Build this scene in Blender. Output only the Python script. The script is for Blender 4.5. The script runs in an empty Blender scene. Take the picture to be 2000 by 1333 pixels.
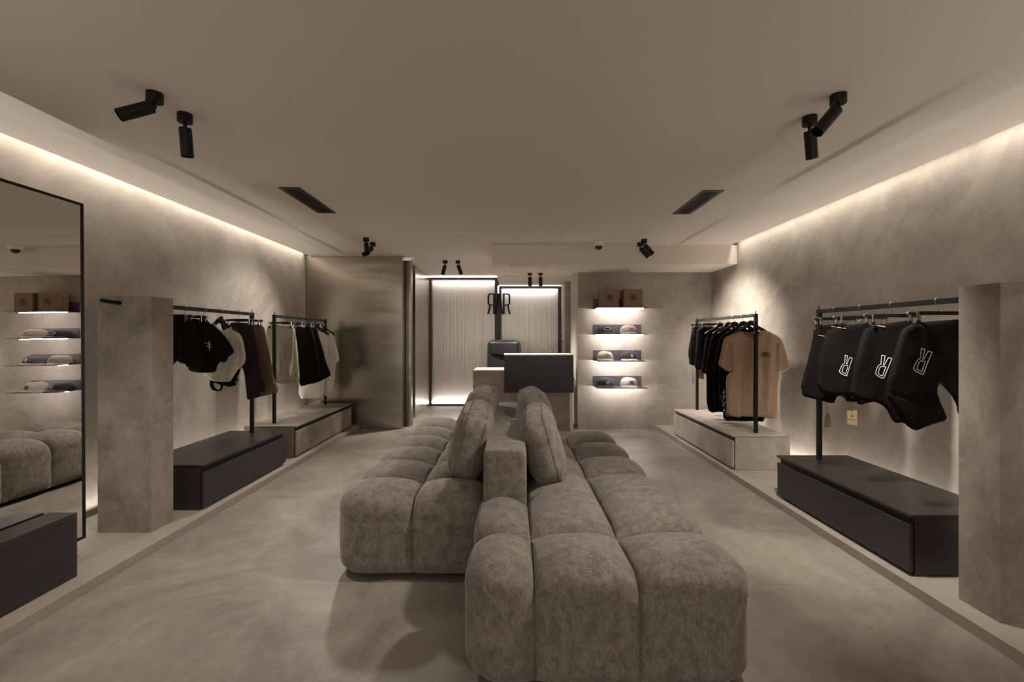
import bpy, bmesh, math, random
import numpy as np
from mathutils import Vector, Matrix, noise
from mathutils.geometry import delaunay_2d_cdt
R = math.radians
random.seed(7)
COL = bpy.context.scene.collection
# ------------------------------------------------------------------ camera
F, CX, CY, H = 889.0, 1001.0, 658.0, 1.33           # focal length in px, principal point, eye height
cd = bpy.data.cameras.new('camera'); cam = bpy.data.objects.new('camera', cd); COL.objects.link(cam)
cam.location = (0, 0, H); cam.rotation_euler = (R(90), 0, 0)
cd.sensor_width = 36; cd.lens = 36 * F / 2000
cd.shift_x = -(CX - 1000) / 2000; cd.shift_y = (CY - 666.5) / 2000
cd.clip_start = 0.02
bpy.context.scene.camera = cam
def P(px, py, Y):
    return Vector(((px - CX) * Y / F, Y, H - (py - CY) * Y / F))
# ------------------------------------------------------------------ world, light, exposure
sc = bpy.context.scene
sc.view_settings.view_transform = 'Standard'; sc.view_settings.look = 'None'
sc.view_settings.gamma = 1; sc.view_settings.use_curve_mapping = False
sc.view_settings.exposure = 0.12
w = bpy.data.worlds.new('world'); sc.world = w; w.use_nodes = True
w.node_tree.nodes['Background'].inputs[0].default_value = (1.0, 0.93, 0.85, 1)
w.node_tree.nodes['Background'].inputs[1].default_value = 1.15
try:
    sc.cycles.use_denoising = True
    sc.cycles.max_bounces = 10; sc.cycles.diffuse_bounces = 6
    sc.cycles.sample_clamp_indirect = 4
except Exception: pass
def area(name, loc, size, power, color, rot, spread=180):
    l = bpy.data.lights.new(name, 'AREA'); l.shape = 'RECTANGLE'; l.size, l.size_y = size
    l.energy = power; l.color = color; l.spread = R(spread)
    o = bpy.data.objects.new(name, l); COL.objects.link(o); o.location = loc; o.rotation_euler = rot
    return o
WARM = (1.0, 0.935, 0.865); COOL = (1.0, 0.93, 0.92)
# cove strips in the ceiling slots, shining down the side walls
area('cove_light', (-2.952, 2.0, 2.60), (0.03, 9.0), 27, WARM, (0, 0, 0), 75)
area('cove_light', (2.810, 1.45, 2.60), (0.03, 8.6), 27, WARM, (0, 0, 0), 75)
# strips along the foot of the walls behind the drawer units, shining up
area('plinth_light', (-2.945, 1.9, 0.075), (0.03, 9.0), 24, WARM, (0, R(180), 0), 110)
area('plinth_light', (2.82, 1.8, 0.075), (0.03, 9.0), 24, WARM, (0, R(180), 0), 110)
# (the light tubes under the wall shelves are built with the shelves)
# strips grazing the two panes at the far end
area('pane_light', (-0.94, 8.805, 2.42), (1.22, 0.02), 4.5, COOL, (R(12), 0, 0))
area('pane_light', (-0.94, 8.805, 0.06), (1.22, 0.02), 4, COOL, (R(180 - 12), 0, 0))
area('pane_light', (0.33, 8.805, 2.255), (1.07, 0.02), 4.5, COOL, (R(12), 0, 0))

# ------------------------------------------------------------------ materials
def nodes(name):
    m = bpy.data.materials.new(name); m.use_nodes = True
    nt = m.node_tree; b = nt.nodes['Principled BSDF']
    return m, nt, b
def mat(name, col, rough=0.6, metal=0.0, var=0.0, scale=3.0, detail=6, bump=0.0, bscale=None, col2=None, stretch=(1, 1, 1), spec=0.5, world=False, rvar=0.0):
    m, nt, b = nodes(name)
    b.inputs['Roughness'].default_value = rough; b.inputs['Metallic'].default_value = metal
    b.inputs['Specular IOR Level'].default_value = spec
    b.inputs['Base Color'].default_value = (*col, 1)
    tc = nt.nodes.new('ShaderNodeTexCoord'); mp = nt.nodes.new('ShaderNodeMapping')
    mp.inputs['Scale'].default_value = stretch
    if world:
        g = nt.nodes.new('ShaderNodeNewGeometry'); nt.links.new(g.outputs['Position'], mp.inputs['Vector'])
    else:
        nt.links.new(tc.outputs['Object'], mp.inputs['Vector'])
    if var or col2:
        n = nt.nodes.new('ShaderNodeTexNoise'); n.inputs['Scale'].default_value = scale; n.inputs['Detail'].default_value = detail
        n.inputs['Roughness'].default_value = 0.62; n.inputs['Distortion'].default_value = 0.6
        nt.links.new(mp.outputs[0], n.inputs['Vector'])
        r = nt.nodes.new('ShaderNodeValToRGB')
        c2 = col2 if col2 else tuple(c * (1 - var) for c in col)
        c1 = col if col2 else tuple(min(1, c * (1 + var)) for c in col)
        r.color_ramp.elements[0].position = 0.35; r.color_ramp.elements[1].position = 0.65
        r.color_ramp.elements[0].color = (*c2, 1); r.color_ramp.elements[1].color = (*c1, 1)
        nt.links.new(n.outputs['Fac'], r.inputs[0]); nt.links.new(r.outputs[0], b.inputs['Base Color'])
        if rvar:
            mr = nt.nodes.new('ShaderNodeMapRange'); mr.inputs['To Min'].default_value = rough - rvar; mr.inputs['To Max'].default_value = rough + rvar
            nt.links.new(n.outputs['Fac'], mr.inputs['Value']); nt.links.new(mr.outputs[0], b.inputs['Roughness'])
    if bump:
        n2 = nt.nodes.new('ShaderNodeTexNoise'); n2.inputs['Scale'].default_value = bscale or scale * 8; n2.inputs['Detail'].default_value = 5
        nt.links.new(mp.outputs[0], n2.inputs['Vector'])
        bp = nt.nodes.new('ShaderNodeBump'); bp.inputs['Strength'].default_value = bump; bp.inputs['Distance'].default_value = 0.01
        nt.links.new(n2.outputs['Fac'], bp.inputs['Height']); nt.links.new(bp.outputs[0], b.inputs['Normal'])
    return m
def emit(name, col, s):
    m, nt, b = nodes(name)
    b.inputs['Base Color'].default_value = (*col, 1); b.inputs['Emission Color'].default_value = (*col, 1); b.inputs['Emission Strength'].default_value = s
    return m
M = {}
def cement(name, c, var, scale):
    # trowelled mineral plaster: large clouds, fine streaks, slight unevenness
    m, nt, b = nodes(name)
    g = nt.nodes.new('ShaderNodeNewGeometry')
    n1 = nt.nodes.new('ShaderNodeTexNoise'); n1.inputs['Scale'].default_value = scale; n1.inputs['Detail'].default_value = 8; n1.inputs['Distortion'].default_value = 1.2; n1.inputs['Roughness'].default_value = 0.6
    n2 = nt.nodes.new('ShaderNodeTexNoise'); n2.inputs['Scale'].default_value = scale * 6; n2.inputs['Detail'].default_value = 6; n2.inputs['Distortion'].default_value = 2.0
    nt.links.new(g.outputs['Position'], n1.inputs['Vector']); nt.links.new(g.outputs['Position'], n2.inputs['Vector'])
    mx = nt.nodes.new('ShaderNodeMath'); mx.operation = 'MULTIPLY_ADD'; mx.inputs[1].default_value = 0.3
    nt.links.new(n2.outputs['Fac'], mx.inputs[0]); nt.links.new(n1.outputs['Fac'], mx.inputs[2])
    r = nt.nodes.new('ShaderNodeValToRGB'); r.color_ramp.elements[0].position = 0.45; r.color_ramp.elements[1].position = 0.85
    r.color_ramp.elements[0].color = (*[k * (1 - var) for k in c], 1); r.color_ramp.elements[1].color = (*[k * (1 + var * .7) for k in c], 1)
    nt.links.new(mx.outputs[0], r.inputs[0]); nt.links.new(r.outputs[0], b.inputs['Base Color'])
    bp = nt.nodes.new('ShaderNodeBump'); bp.inputs['Strength'].default_value = 0.12; bp.inputs['Distance'].default_value = 0.01
    nt.links.new(n2.outputs['Fac'], bp.inputs['Height']); nt.links.new(bp.outputs[0], b.inputs['Normal'])
    b.inputs['Roughness'].default_value = 0.62; b.inputs['Specular IOR Level'].default_value = 0.3
    return m, nt, b, r
M['wall'] = cement('microcement_wall', (0.38, 0.336, 0.284), 0.28, 1.1)[0]
M['stone'] = cement('stone_veneer', (0.275, 0.237, 0.195), 0.42, 1.9)[0]
M['stone_light'] = cement('counter_stone', (0.38, 0.33, 0.278), 0.32, 1.9)[0]
M['ceiling'] = mat('painted_ceiling', (0.76, 0.695, 0.62), 0.85, spec=0.1, world=True)
M['step'] = cement('step_cement', (0.305, 0.265, 0.218), 0.14, 1.2)[0]
def floor_mat():
    m, nt, b, r = cement('concrete_tile_floor', (0.245, 0.212, 0.174), 0.38, 1.1)
    g = nt.nodes.new('ShaderNodeNewGeometry'); mp = nt.nodes.new('ShaderNodeMapping')
    mp.inputs['Location'].default_value = (0.77 + 12, -2.44 + 12, 0)
    nt.links.new(g.outputs['Position'], mp.inputs['Vector'])
    br = nt.nodes.new('ShaderNodeTexBrick'); br.offset = 0; br.inputs['Scale'].default_value = 1
    br.inputs['Brick Width'].default_value = 1.2; br.inputs['Row Height'].default_value = 1.2; br.inputs['Mortar Size'].default_value = 0.0016
    br.inputs['Color1'].default_value = (1, 1, 1, 1); br.inputs['Color2'].default_value = (0.97, 0.97, 0.97, 1); br.inputs['Mortar'].default_value = (0.72, 0.7, 0.68, 1)
    nt.links.new(mp.outputs[0], br.inputs['Vector'])
    mu = nt.nodes.new('ShaderNodeMix'); mu.data_type = 'RGBA'; mu.blend_type = 'MULTIPLY'; mu.inputs[0].default_value = 1
    nt.links.new(r.outputs[0], mu.inputs[6]); nt.links.new(br.outputs['Color'], mu.inputs[7])
    nt.links.new(mu.outputs[2], b.inputs['Base Color'])
    b.inputs['Roughness'].default_value = 0.5; b.inputs['Specular IOR Level'].default_value = 0.35
    return m
M['floor'] = floor_mat()
def steel(name, c, rough, wave=0.35):
    m, nt, b = nodes(name)
    b.inputs['Metallic'].default_value = 1; b.inputs['Base Color'].default_value = (*c, 1); b.inputs['Roughness'].default_value = rough
    g = nt.nodes.new('ShaderNodeNewGeometry'); mp = nt.nodes.new('ShaderNodeMapping'); mp.inputs['Scale'].default_value = (0.4, 0.4, 1.9)
    nt.links.new(g.outputs['Position'], mp.inputs['Vector'])
    n = nt.nodes.new('ShaderNodeTexNoise'); n.inputs['Scale'].default_value = 1.3; n.inputs['Detail'].default_value = 2
    nt.links.new(mp.outputs[0], n.inputs['Vector'])
    mp2 = nt.nodes.new('ShaderNodeMapping'); mp2.inputs['Scale'].default_value = (4, 4, 260)
    nt.links.new(g.outputs['Position'], mp2.inputs['Vector'])
    n2 = nt.nodes.new('ShaderNodeTexNoise'); n2.inputs['Scale'].default_value = 1; n2.inputs['Detail'].default_value = 3
    nt.links.new(mp2.outputs[0], n2.inputs['Vector'])
    bp = nt.nodes.new('ShaderNodeBump'); bp.inputs['Strength'].default_value = wave; bp.inputs['Distance'].default_value = 0.05
    bp2 = nt.nodes.new('ShaderNodeBump'); bp2.inputs['Strength'].default_value = 0.25; bp2.inputs['Distance'].default_value = 0.001
    nt.links.new(n.outputs['Fac'], bp.inputs['Height']); nt.links.new(n2.outputs['Fac'], bp2.inputs['Height'])
    nt.links.new(bp.outputs[0], bp2.inputs['Normal']); nt.links.new(bp2.outputs[0], b.inputs['Normal'])
    return m
M['steel'] = steel('brushed_steel', (0.44, 0.40, 0.352), 0.25, 0.55)
M['steel_dark'] = steel('dark_steel', (0.20, 0.175, 0.15), 0.34)
M['frame'] = mat('bronze_frame', (0.07, 0.06, 0.055), 0.4, 0.8)
def fluted():
    m, nt, b = nodes('fluted_pane')
    b.inputs['Base Color'].default_value = (0.74, 0.69, 0.62, 1); b.inputs['Metallic'].default_value = 0.5; b.inputs['Roughness'].default_value = 0.27
    g = nt.nodes.new('ShaderNodeNewGeometry'); mp = nt.nodes.new('ShaderNodeMapping'); mp.inputs['Scale'].default_value = (60, 1, 0.25)
    nt.links.new(g.outputs['Position'], mp.inputs['Vector'])
    n = nt.nodes.new('ShaderNodeTexNoise'); n.inputs['Scale'].default_value = 1; n.inputs['Detail'].default_value = 3
    nt.links.new(mp.outputs[0], n.inputs['Vector'])
    bp = nt.nodes.new('ShaderNodeBump'); bp.inputs['Strength'].default_value = 0.8; bp.inputs['Distance'].default_value = 0.006
    nt.links.new(n.outputs['Fac'], bp.inputs['Height']); nt.links.new(bp.outputs[0], b.inputs['Normal'])
    return m
M['pane'] = fluted()
M['led'] = emit('led_strip', (1.0, 0.94, 0.92), 9.0)
M['led_dim'] = emit('slit_light', (1.0, 0.94, 0.90), 1.6)
M['tube'] = emit('shelf_light_tube', (1.0, 0.93, 0.91), 240.0)
M['black'] = mat('black_metal', (0.006, 0.0055, 0.005), 0.42, 0.0, spec=0.3)
M['black_gloss'] = mat('black_plastic', (0.008, 0.008, 0.008), 0.25)
M['lens'] = mat('dark_lens', (0.01, 0.01, 0.012), 0.05)
M['drawer'] = mat('dark_bronze_laminate', (0.024, 0.0185, 0.0155), 0.36, var=0.12, scale=6, world=True)
M['gap'] = mat('shadow_gap_black', (0.006, 0.005, 0.005), 0.7)
M['chrome'] = mat('chrome', (0.75, 0.72, 0.70), 0.14, 1.0)
M['white_plastic'] = mat('white_plastic', (0.80, 0.76, 0.70), 0.45)
M['mirror'] = mat('mirror_glass', (0.86, 0.84, 0.81), 0.0, 1.0)
M['shelf'] = mat('mauve_grey_shelf', (0.085, 0.074, 0.085), 0.45)
M['card'] = mat('kraft_cardboard', (0.235, 0.155, 0.098), 0.8, var=0.06, scale=30)
M['ink'] = mat('black_ink', (0.012, 0.010, 0.009), 0.7)
M['thread_white'] = mat('white_thread', (0.75, 0.72, 0.70), 0.7)
M['thread_tan'] = mat('tan_thread', (0.30, 0.20, 0.11), 0.8)
M['tag'] = mat('yellow_kraft_tag', (0.36, 0.27, 0.13), 0.8)
M['leather'] = mat('black_leather', (0.004, 0.0035, 0.0038), 0.5, bump=0.1, bscale=120)
def fabric(name, c, c2=None, rough=0.9, sheen=0.15, scale=40, bump=0.2, stretch=(1, 1, 1)):
    m = mat(name, c, rough, var=0.10, scale=scale, col2=c2, bump=bump, bscale=scale * 8, stretch=stretch, spec=0.15)
    b = m.node_tree.nodes['Principled BSDF']; b.inputs['Sheen Weight'].default_value = sheen; b.inputs['Sheen Roughness'].default_value = 0.5
    return m
M['cloth_black'] = fabric('black_cotton', (0.0045, 0.004, 0.0038), sheen=0.0)
M['cloth_darkbrown'] = fabric('very_dark_brown_twill', (0.022, 0.017, 0.014), sheen=0.04)
M['cloth_white'] = fabric('white_cotton', (0.74, 0.69, 0.62), sheen=0.1)
M['cloth_cream'] = fabric('cream_cotton', (0.58, 0.52, 0.44), sheen=0.1)
M['cloth_beige'] = fabric('stone_beige_twill', (0.34, 0.295, 0.225), sheen=0.1)
M['cloth_brown'] = fabric('brown_twill', (0.15, 0.100, 0.065), sheen=0.1)
M['cloth_tan'] = fabric('tan_cotton', (0.33, 0.22, 0.14), sheen=0.12)
M['cap_dark'] = fabric('charcoal_cap_cotton', (0.055, 0.049, 0.055), sheen=0.1, scale=80)
M['cap_beige'] = fabric('beige_cap_cotton', (0.38, 0.30, 0.23), sheen=0.1, scale=80)
M['cap_cream'] = fabric('cream_cap_cotton', (0.58, 0.53, 0.44), sheen=0.1, scale=80)
def sofa_mat():
    m, nt, b = nodes('taupe_chenille')
    g = nt.nodes.new('ShaderNodeNewGeometry')
    def nz(s, d, st, dist=0.5, ro=0.65):
        mp = nt.nodes.new('ShaderNodeMapping'); mp.inputs['Scale'].default_value = st
        nt.links.new(g.outputs['Position'], mp.inputs['Vector'])
        n = nt.nodes.new('ShaderNodeTexNoise'); n.inputs['Scale'].default_value = s; n.inputs['Detail'].default_value = d
        n.inputs['Distortion'].default_value = dist; n.inputs['Roughness'].default_value = ro
        nt.links.new(mp.outputs[0], n.inputs['Vector']); return n
    a = nz(20, 12, (1, 1.2, 0.8), 0.3, 0.78); fi = nz(150, 4, (1, 1, 0.35), 0.0); th = nz(420, 2, (1, 1, 1), 0)
    r1 = nt.nodes.new('ShaderNodeValToRGB'); r1.color_ramp.elements[0].position = 0.43; r1.color_ramp.elements[1].position = 0.57
    r1.color_ramp.elements[0].color = (0.165, 0.141, 0.117, 1); r1.color_ramp.elements[1].color = (0.25, 0.216, 0.182, 1)
    nt.links.new(a.outputs['Fac'], r1.inputs[0])
    r2 = nt.nodes.new('ShaderNodeValToRGB'); r2.color_ramp.elements[0].position = 0.3; r2.color_ramp.elements[1].position = 0.7
    r2.color_ramp.elements[0].color = (0.66, 0.66, 0.66, 1); r2.color_ramp.elements[1].color = (1.18, 1.18, 1.18, 1)
    nt.links.new(fi.outputs['Fac'], r2.inputs[0])
    mu = nt.nodes.new('ShaderNodeMix'); mu.data_type = 'RGBA'; mu.blend_type = 'MULTIPLY'; mu.inputs[0].default_value = 1
    nt.links.new(r1.outputs[0], mu.inputs[6]); nt.links.new(r2.outputs[0], mu.inputs[7]); nt.links.new(mu.outputs[2], b.inputs['Base Color'])
    bp = nt.nodes.new('ShaderNodeBump'); bp.inputs['Strength'].default_value = 0.35; bp.inputs['Distance'].default_value = 0.002
    nt.links.new(th.outputs['Fac'], bp.inputs['Height']); nt.links.new(bp.outputs[0], b.inputs['Normal'])
    b.inputs['Roughness'].default_value = 0.88; b.inputs['Specular IOR Level'].default_value = 0.15
    b.inputs['Sheen Weight'].default_value = 0.22; b.inputs['Sheen Roughness'].default_value = 0.4
    return m
M['sofa'] = sofa_mat()
M['seam'] = mat('taupe_seam_thread', (0.085, 0.072, 0.06), 0.9)

# ------------------------------------------------------------------ mesh helpers
def link(name, bm, m, parent=None, smooth=False, loc=None):
    me = bpy.data.meshes.new(name); bmesh.ops.recalc_face_normals(bm, faces=bm.faces); bm.to_mesh(me); bm.free()
    if isinstance(m, (list, tuple)):
        for k in m: me.materials.append(k)
    else: me.materials.append(m)
    if smooth:
        for p in me.polygons: p.use_smooth = True
    o = bpy.data.objects.new(name, me); COL.objects.link(o)
    if loc is not None: o.location = loc
    if parent: o.parent = parent
    return o
def tag(o, label=None, cat=None, group=None, kind=None):
    if label: o['label'] = label
    if cat: o['category'] = cat
    if group: o['group'] = group
    if kind: o['kind'] = kind
    return o
def empty(name, loc, label, cat, group=None, rz=0):
    o = bpy.data.objects.new(name, None); COL.objects.link(o); o.location = loc; o.rotation_euler = (0, 0, rz); o.empty_display_size = 0.1
    return tag(o, label, cat, group)
def bx(bm, x0, x1, y0, y1, z0, z1, bev=0.0, seg=2):
    x0, x1 = sorted((x0, x1)); y0, y1 = sorted((y0, y1)); z0, z1 = sorted((z0, z1))
    v = [bm.verts.new(p) for p in ((x0, y0, z0), (x1, y0, z0), (x1, y1, z0), (x0, y1, z0), (x0, y0, z1), (x1, y0, z1), (x1, y1, z1), (x0, y1, z1))]
    f = [bm.faces.new([v[i] for i in q]) for q in ((0, 3, 2, 1), (4, 5, 6, 7), (0, 1, 5, 4), (1, 2, 6, 5), (2, 3, 7, 6), (3, 0, 4, 7))]
    if bev:
        es = list({e for q in f for e in q.edges})
        bmesh.ops.bevel(bm, geom=es, offset=bev, segments=seg, affect='EDGES', profile=0.5)
def box(name, x0, x1, y0, y1, z0, z1, m, parent=None, bev=0.0, origin=None):
    bm = bmesh.new()
    o = Vector(origin) if origin else Vector((0, 0, 0))
    bx(bm, x0 - o.x, x1 - o.x, y0 - o.y, y1 - o.y, z0 - o.z, z1 - o.z, bev)
    return link(name, bm, m, parent)
def struct(name, x0, x1, y0, y1, z0, z1, m, bev=0.0):
    return tag(box(name, x0, x1, y0, y1, z0, z1, m, None, bev), kind='structure')
def ring(bm, c, u, v, r1, r2, n, ph=0):
    return [bm.verts.new(c + u * (r1 * math.cos(2 * math.pi * i / n + ph)) + v * (r2 * math.sin(2 * math.pi * i / n + ph))) for i in range(n)]
def skin(bm, a, b):
    n = len(a)
    for i in range(n): bm.faces.new((a[i], a[(i + 1) % n], b[(i + 1) % n], b[i]))
def cyl(bm, p0, p1, r, n=20, r2=None, cap=True):
    p0, p1 = Vector(p0), Vector(p1); d = (p1 - p0).normalized()
    u = d.orthogonal().normalized(); v = d.cross(u)
    a = ring(bm, p0, u, v, r, r, n); rr = r if r2 is None else r2; b = ring(bm, p1, u, v, rr, rr, n)
    skin(bm, a, b)
    if cap: bm.faces.new(a[::-1]); bm.faces.new(b)
def tube(bm, pts, r, n=8, cap=True):
    pts = [Vector(p) for p in pts]; prev = None; u = None; rings = []
    for i, p in enumerate(pts):
        d = ((pts[min(i + 1, len(pts) - 1)] - pts[max(i - 1, 0)])).normalized()
        if u is None: u = d.orthogonal().normalized()
        else: u = (u - d * u.dot(d)).normalized()
        v = d.cross(u); rr = r[i] if isinstance(r, (list, tuple)) else r
        rings.append(ring(bm, p, u, v, rr, rr, n))
    for a, b in zip(rings, rings[1:]): skin(bm, a, b)
    if cap: bm.faces.new(rings[0][::-1]); bm.faces.new(rings[-1])
def lathe(bm, prof, n=32, c=(0, 0, 0)):
    c = Vector(c); rs = []
    for r, z in prof:
        if r < 1e-6: rs.append([bm.verts.new(c + Vector((0, 0, z)))])
        else: rs.append([bm.verts.new(c + Vector((r * math.cos(2 * math.pi * i / n), r * math.sin(2 * math.pi * i / n), z))) for i in range(n)])
    for a, b in zip(rs, rs[1:]):
        for i in range(n):
            j = (i + 1) % n
            q = [a[i % len(a)], a[j % len(a)], b[j % len(b)], b[i % len(b)]]
            q = [k for t, k in enumerate(q) if k not in q[:t]]
            if len(q) > 2: bm.faces.new(q)
def gridbox(xs, ys, zs, fn):
    bm = bmesh.new(); V = {}
    nx, ny, nz = len(xs) - 1, len(ys) - 1, len(zs) - 1
    def v(i, j, k):
        if (i, j, k) not in V: V[i, j, k] = bm.verts.new(fn(Vector((xs[i], ys[j], zs[k]))))
        return V[i, j, k]
    for i in range(nx):
        for j in range(ny):
            bm.faces.new((v(i, j, 0), v(i, j + 1, 0), v(i + 1, j + 1, 0), v(i + 1, j, 0)))
            bm.faces.new((v(i, j, nz), v(i + 1, j, nz), v(i + 1, j + 1, nz), v(i, j + 1, nz)))
    for i in range(nx):
        for k in range(nz):
            bm.faces.new((v(i, 0, k), v(i + 1, 0, k), v(i + 1, 0, k + 1), v(i, 0, k + 1)))
            bm.faces.new((v(i, ny, k), v(i, ny, k + 1), v(i + 1, ny, k + 1), v(i + 1, ny, k)))
    for j in range(ny):
        for k in range(nz):
            bm.faces.new((v(0, j, k), v(0, j, k + 1), v(0, j + 1, k + 1), v(0, j + 1, k)))
            bm.faces.new((v(nx, j, k), v(nx, j + 1, k), v(nx, j + 1, k + 1), v(nx, j, k + 1)))
    return bm
def lin(a, b, n): return [a + (b - a) * i / n for i in range(n + 1)]
# flat outlines -> triangulated sheets
def chaikin(p, k=1):
    for _ in range(k):
        q = []
        for a, b in zip(p, p[1:] + p[:1]):
            a = Vector(a); b = Vector(b); q += [a * .78 + b * .22, a * .22 + b * .78]
        p = q
    return [Vector(t) for t in p]
def resample(p, s):
    out = []
    for a, b in zip(p, p[1:] + p[:1]):
        n = max(1, int(round((b - a).length / s)))
        out += [a + (b - a) * (i / n) for i in range(n)]
    return out
def seg_dist(q, segs):
    q = np.asarray(q)[:, None, :]; a = segs[None, :, 0, :]; d = (segs[:, 1, :] - segs[:, 0, :])[None]
    t = np.clip(((q - a) * d).sum(-1) / np.maximum((d * d).sum(-1), 1e-12), 0, 1)
    return np.sqrt((((a + d * t[..., None]) - q) ** 2).sum(-1)).min(1)
def inside(q, p):
    q = np.asarray(q); p = np.asarray(p); r = np.zeros(len(q), bool); j = len(p) - 1
    for i in range(len(p)):
        c = ((p[i, 1] > q[:, 1]) != (p[j, 1] > q[:, 1])) & (q[:, 0] < (p[j, 0] - p[i, 0]) * (q[:, 1] - p[i, 1]) / (p[j, 1] - p[i, 1] + 1e-12) + p[i, 0])
        r ^= c; j = i
    return r
def sheet(outline, s):
    b = [Vector((p[0], p[1])) for p in resample([Vector((q[0], q[1])) for q in outline], s)]
    B = np.array([(p.x, p.y) for p in b]); segs = np.stack([B, np.roll(B, -1, 0)], 1)
    x0, z0 = B.min(0); x1, z1 = B.max(0)
    g = [(x0 + i * s + (s / 2 if j % 2 else 0), z0 + j * s * .87) for i in range(int((x1 - x0) / s) + 2) for j in range(int((z1 - z0) / (s * .87)) + 2)]
    if g:
        G = np.array(g); G = G[inside(G, B)]
        if len(G): G = G[seg_dist(G, segs) > s * .5]
    else: G = np.zeros((0, 2))
    nb = len(b)
    co = b + [Vector((float(x), float(z))) for x, z in G]
    vs, es, fs, ov, oe, of = delaunay_2d_cdt(co, [(i, (i + 1) % nb) for i in range(nb)], [], 1, 1e-6)
    return vs, fs, ov, nb, segs
def cloth(name, outline, Y, m, T=0.017, folds=((0.010, 26, 0.15, 0.0),), creases=(), parent=None, s=0.012, rnd=1, seed=0, rim=0.022, raw=False, loc=None, wr=0.003):
    """a hanging piece of cloth: outline in photo pixels at depth Y, inflated to a real thickness, with vertical folds"""
    pts = outline if raw else [((px - CX) * Y / F, H - (py - CY) * Y / F) for px, py in outline]
    pts = [Vector(p) for p in pts]
    if rnd: pts = chaikin(pts, rnd)
    vs, fs, ov, nb, segs = sheet(pts, s)
    A = np.array([(v.x, v.y) for v in vs]); ztop, zbot = A[:, 1].max(), A[:, 1].min()
    cs = [] if raw else [(np.array([[((a[0] - CX) * Y / F, H - (a[1] - CY) * Y / F), ((b[0] - CX) * Y / F, H - (b[1] - CY) * Y / F)]]), dep, wd) for a, b, dep, wd in creases]
    def wave(Q):
        rel = np.clip((ztop - Q[:, 1]) / max(ztop - zbot, 1e-6), 0, 1); f = np.zeros(len(Q))
        for a, k, sl, ph in folds: f += a * (0.15 + 0.85 * rel) * np.sin(k * (Q[:, 0] + sl * (Q[:, 1] - ztop)) + ph + seed * 1.7)
        if wr:
            f += np.array([wr * noise.noise(Vector((float(x) * 14, float(z) * 9, seed * 3.1))) * 2 for x, z in Q])
        return f
    def thick(Q):
        d = seg_dist(Q, segs); t = T * np.sqrt(np.clip(1 - (1 - np.clip(d / rim, 0, 1)) ** 2, 0, 1)); return t
    def dent(Q):
        f = np.zeros(len(Q))
        for sg, dep, wd in cs: f += dep * np.exp(-(seg_dist(Q, sg) / wd) ** 2)
        return f
    wv = wave(A); th = thick(A); dn = dent(A)
    bm = bmesh.new(); O = Vector(loc) if loc is not None else Vector((0, 0, 0))
    fr = [bm.verts.new(Vector((A[i, 0], Y + wv[i] - th[i] + dn[i], A[i, 1])) - O) for i in range(len(A))]
    seg2 = seg_dist(A, segs) < 1e-5
    bk = [fr[i] if seg2[i] else bm.verts.new(Vector((A[i, 0], Y + wv[i] + th[i], A[i, 1])) - O) for i in range(len(A))]
    for f in fs:
        try: bm.faces.new([fr[i] for i in f])
        except ValueError: pass
        q = [bk[i] for i in reversed(f)]
        if all(seg2[i] for i in f): continue
        try: bm.faces.new(q)
        except ValueError: pass
    o = link(name, bm, m, parent, smooth=True, loc=loc if loc is not None else None)
    def surf(x, z, off=0.002):
        Q = np.array([(x, z)]); return Vector((x, float(Y + wave(Q)[0] - thick(Q)[0] + dent(Q)[0] - off), z))
    return o, surf
def strokes(lines, wdt):
    """polylines -> list of quads (flat)"""
    out = []
    for ln in lines:
        for a, b in zip(ln, ln[1:]):
            a = Vector(a); b = Vector(b); d = (b - a)
            if d.length < 1e-6: continue
            d.normalize(); n = Vector((-d.y, d.x)) * wdt / 2; e = d * wdt * .3
            out.append([a - n - e, b - n + e, b + n + e, a + n - e])
    return out
def decal(name, polys, fn, m, parent, s=0.02, back=0.0008):
    """a printed or embroidered mark laid on a surface, fn maps (x, z) to a point"""
    bm = bmesh.new()
    for p in polys:
        vs, fs, ov, nb, segs = sheet([Vector(q) for q in p], s)
        V = [bm.verts.new(fn(v.x, v.y)) for v in vs]
        for f in fs:
            try: bm.faces.new([V[i] for i in f])
            except ValueError: pass
    me = link(name, bm, m, parent)
    return me
def prism(bm, poly, fn0, fn1):
    a = [bm.verts.new(fn0(p)) for p in poly]; b = [bm.verts.new(fn1(p)) for p in poly]
    bm.faces.new(a); bm.faces.new(b[::-1])
    for i in range(len(a)):
        j = (i + 1) % len(a); bm.faces.new((a[i], b[i], b[j], a[j]))
# the RWR mark (mirrored R, W, R) in units of its height, origin at its centre
def _lg(x, y): return ((x - 740) / 687.0, (560 - y) / 687.0)
def arc_pts(cx, cy, r, a0, a1, n=5):
    return [(cx + r * math.cos(R(a0 + (a1 - a0) * i / n)), cy - r * math.sin(R(a0 + (a1 - a0) * i / n))) for i in range(n + 1)]
_stem = [(870, 226), (925, 226), (925, 900), (870, 900)]
_bowl = [(925, 226)] + arc_pts(1022, 314, 88, 90, 0) + [(1110, 540)] + arc_pts(1030, 540, 80, 0, -80) + [(925, 632), (925, 594)] + arc_pts(1012, 540, 43, -70, 0)[0:] + [(1055, 310)] + arc_pts(1010, 310, 45, 0, 90) + [(925, 265)]
_leg = [(1000, 615), (1052, 602), (1122, 900), (1066, 900)]
_mid = [(690, 218), (785, 218), (862, 800), (872, 800), (872, 900), (815, 900), (740, 400), (665, 900), (608, 900), (608, 790), (622, 790)]
def _mir(p): return [(1480 - x, y) for x, y in reversed(p)]
LOGO = [[_lg(*q) for q in p] for p in (_stem, _bowl, _leg, _mir(_stem), _mir(_bowl), _mir(_leg), _mid)]

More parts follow.
